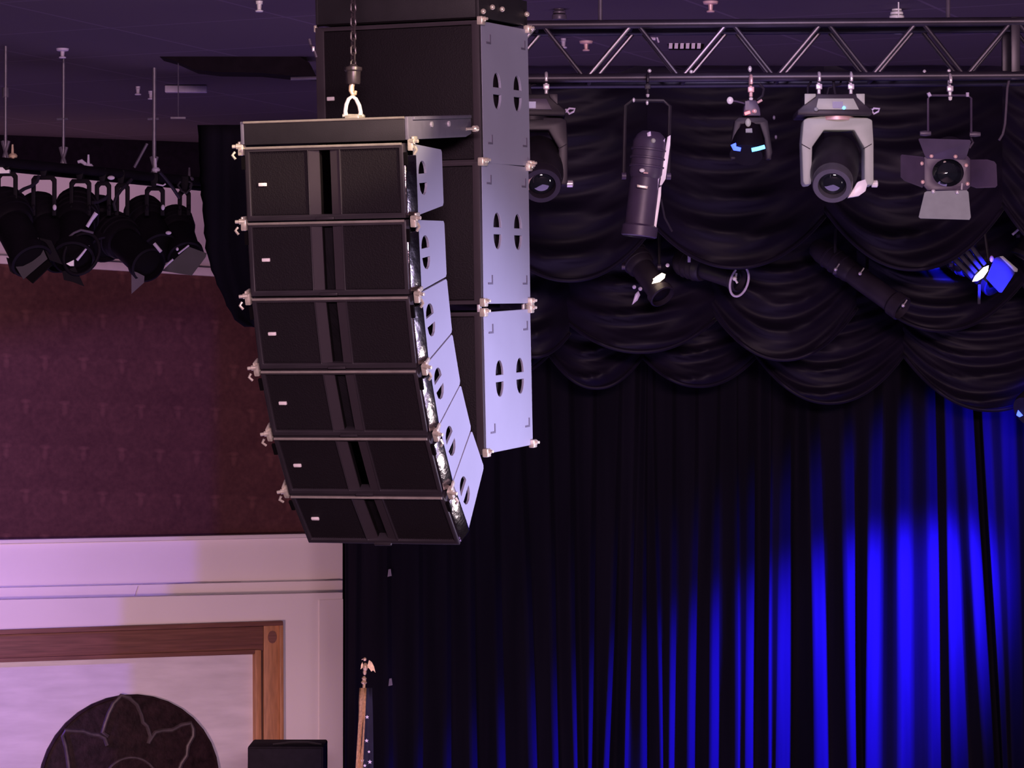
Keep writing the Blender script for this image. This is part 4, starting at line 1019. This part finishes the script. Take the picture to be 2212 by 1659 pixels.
tag(MB().box((c.x, c.y, CEIL-.03), (.30, .05, .05)).build('strip_light', 'flange', bevel=.005), 'short grey strip fixture on the ceiling left of the stacks', 'strip')
tag(MB().box(at(385,255,20.0), (.10,.03,.012)).tube([at(385,255,20.0), Vector((at(385,255,20.0).x,20.0,CEIL))], .004, 6).build('ceiling_clip', 'rod'), 'small grey clip hanging below the strip fixture', 'clip')
# camera like gadget at the top
t = thing('ceiling_bracket', 'small mauve bracket with a dark loop at the top left ceiling', 'bracket', at(450, 20, 18.0)); P = pfun(18.0)
MB().tube([P(434,26), P(438,18), P(450,15), P(462,20), P(466,30), P(458,34)], .009, 8).build('loop', 'flange', t)
MB().tube([P(424,2), P(440,10), P(458,20)], .012, 8).tube([P(462,22), P(474,16)], .014, 8).build('arm', 'rod', t)
p = P(440,10); MB().tube([p, (p.x, p.y, CEIL)], .008, 6).build('stem', 'fix', t)

# lanterns of the left pipe
Lb = 'black lantern on the left pipe, '
specs = [  # cap, lens, w0, w1, clamp x, da, db, label, kind, yoke strap columns
    ((-4,428),(70,566),100,92, 14, .1,-.25, Lb+'leftmost, with a big square door', 1, (-8,38)),
    ((70,436),(136,560),92,84, 95, .38,.05, Lb+'second from left, in the thick of the row', 0, (68,122)),
    ((168,428),(158,560),92,92, 173, .2,-.3, Lb+'with an open round front facing down left', 2, (150,197)),
    ((205,440),(228,540),84,80, 222, .40,.12, Lb+'behind the open round one', 0, (205,240)),
    ((228,485),(322,574),88,80, 262, .15,-.3, Lb+'with a long barrel slanting down right', 3, (248,280)),
    ((302,444),(346,540),84,86, 334, .40,.05, Lb+'under the third hanging rod', 0, (313,356)),
    ((372,462),(402,556),76,80, 400, .15,-.2, Lb+'rightmost, with a square hood', 4, (384,412)),
]
for (a, b, w0, w1, cxx, da, db, lb, k, yx) in specs:
    Yk = ly(max(cxx, 0)); cy = 350 + 42*cxx/430
    t, A_, ax_, L_ = ellipsoidal(lb, a, b, w0, w1, Yk, da, db, m='fixd', name='stage_lantern', lensm='void')
    P = pfun(Yk-.06); x0, x1 = yx; yt = cy+20; yb = 466
    pprism(P, [(x0,yb),(x0,yt+8),(x0+6,yt),(x1-6,yt),(x1,yt+8),(x1,yb),(x1-9,yb),(x1-9,yt+14),(x1-13,yt+9),(x0+13,yt+9),(x0+9,yt+14),(x0+9,yb)], -.012, .012).build('yoke', 'fixd', t, bevel=.003)
    pprism(P, [(cxx-8,cy-8),(cxx+8,cy-8),(cxx+9,cy+6),(cxx+5,yt+2),(cxx-5,yt+2),(cxx-9,cy+6)], -.03, .06).build('clamp', 'fixd', t, bevel=.004)
    for xx in (x0+4, x1-4):
        if k != 3: MB().ball(P(xx, 448, -.03), .013, (1,.6,1.5)).build('yoke_knob', 'flange' if xx in (118, 42, 352) else 'fixd', t)
    P = pfun(Yk-.2)
    if k == 1:
        pprism(P, [(22,554),(84,514),(104,560),(52,604)], -.03, -.025).build('barn_door', 'fixm', t)
        pprism(P, [(86,514),(112,520),(136,572),(108,562)], -.02, .02).build('door_side', 'fixd', t)
        pprism(P, [(56,600),(104,562),(112,572),(70,612)], -.01, .03).build('door_lip', 'void', t)
        pprism(P, [(14,556),(26,560),(30,592),(22,586)], -.01, .03).build('door_side', 'fixd', t)
    if k == 2:
        c = (176, 548)
        MB().tube([P(c[0]+40*math.cos(math.radians(q))*.9-14*math.sin(math.radians(q)), c[1]+44*math.sin(math.radians(q))+6*math.cos(math.radians(q)), -.12) for q in range(0, 360, 12)], .012, 10, closed=True).build('front_ring', 'fixd', t)
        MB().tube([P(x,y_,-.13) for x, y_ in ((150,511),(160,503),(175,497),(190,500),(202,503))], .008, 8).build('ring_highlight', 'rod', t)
        MB().tube([P(x,y_,-.16) for x, y_ in ((188,490),(198,474),(208,460))], [.012,.012,.016], 8).build('lever', 'silverring', t)
        pprism(P, [(150,572),(166,564),(166,577),(158,577)], -.14, -.12).build('front_catch', 'ltwhite', t)
        MB().tube([P(166,562,-.13), P(178,548,-.13), P(192,530,-.13)], [.010,.008,.006], 8).build('inner_bar', 'silverring', t)
        pprism(P, [(138,588),(166,578),(186,620),(160,610),(142,606)], -.08, -.075).build('barn_door', 'fixd', t)
    if k == 3:
        pprism(P, [(288,586),(300,590),(316,598),(315,612),(288,636)], -.10, -.095).build('gel_flap', 'flap', t)['label'] = 'pale mauve flap'
        MB().ball(P(240,388-4,-.02), .018, (1.4,.6,.8)).build('clamp_tag', 'flange', t)
        MB().tube([P(333,526,-.12), P(348,544,-.12)], .012, 8).build('handle', 'flange', t)
    if k == 4:
        pprism(P, [(352,586),(410,534),(448,548),(446,556),(416,596)], -.06, -.05).build('square_hood', 'fixm', t)
        pprism(P, [(338,584),(342,576),(354,576),(356,582),(350,587)], -.09, -.07).build('hood_catch', 'ltwhite', t)
        MB().tube([P(358,574,-.08), P(374,560,-.08)], .007, 8).tube([P(385,548,-.08), P(408,530,-.08)], .006, 8).build('hood_edge', 'flange', t)
        MB().ball(P(364,503,-.1), .016, (1.3,.6,.8)).build('knob', 'flange', t)
        MB().ball(P(383,538,-.1), .010, (1,.6,1.2)).build('knob', 'flange', t)
        MB().tube([P(x,y_,-.02) for x, y_ in ((390,392),(384,400),(392,412),(402,418),(412,408),(414,396),(408,392))], .008, 8).build('cable_loop', 'fix', t)
    if k == 0 and cxx > 300: MB().tube([P(338,398,-.02), P(352,401,-.02), P(358,397,-.02)], .006, 6).build('cable', 'flange', t)
# cables between the lanterns, white hooks on top of the pipe
for pts, lb in (([(40,416),(52,408),(68,402),(80,392),(84,380)], 'black cable sagging between the first two yokes of the left pipe'),
                ([(200,438),(212,436),(226,430),(236,420)], 'short black cable between the middle yokes of the left pipe'),
                ([(250,455),(246,440),(252,424),(262,410),(272,400),(284,388)], 'long black cable loop in the middle of the left pipe'),
                ([(345,372),(356,384),(372,404),(388,428)], 'black cable at the right part of the left pipe')):
    tag(MB().tube([at(x, y_, ly(x)-.1) for x, y_ in pts], .012, 8).build('cable', 'cable'), lb, 'cable')
def hookclamp(px, py, label, m, arm=None):
    t = thing('pipe_clamp', label, 'clamp', lp(px)); Y_ = ly(px)-.02; P = pfun(Y_)
    MB().tube([P(px,py), P(px,py+16), P(px+1,py+34)], [.006,.009,.010], 8).build('bolt', m, t)
    MB().lathe([(0,-.014),(.026,-.014),(.030,0),(.020,.012),(0,.014)], P(px+1,py+24), (0,0,1), 14).build('wing_nut', m, t)
    MB().ball(P(px+1,py+38), .022, (1,.8,.7)).build('nut', m, t)
    if arm: MB().tube([P(x,y_) for x, y_ in arm], [.010,.014,.012,.008][:len(arm)], 8).build('arm', m, t)
hookclamp(27, 312, 'bright white pipe clamp on the left pipe near the picture edge', 'hook')
hookclamp(191, 334, 'pale pipe clamp with a curved arm in the middle of the left pipe', 'silverring', [(168,350),(176,348),(184,354),(191,362)])
hookclamp(336, 342, 'small bluish pipe clamp below the third hanging rod', 'silverring')
hookclamp(409, 362, 'dim dark pipe clamp at the right end of the left pipe', 'rod')
# cream shade at the picture edge
tag(MB().prism([(-20,345),(2,347),(6,362),(12,368),(20,366),(20,374),(-20,375)], 0, .05, lambda a,b,t: at(a,b,19.25)+Vector((0,t,0))).build('lamp_shade', 'ltwhite'), 'small cream shade cut by the left picture edge', 'shade')
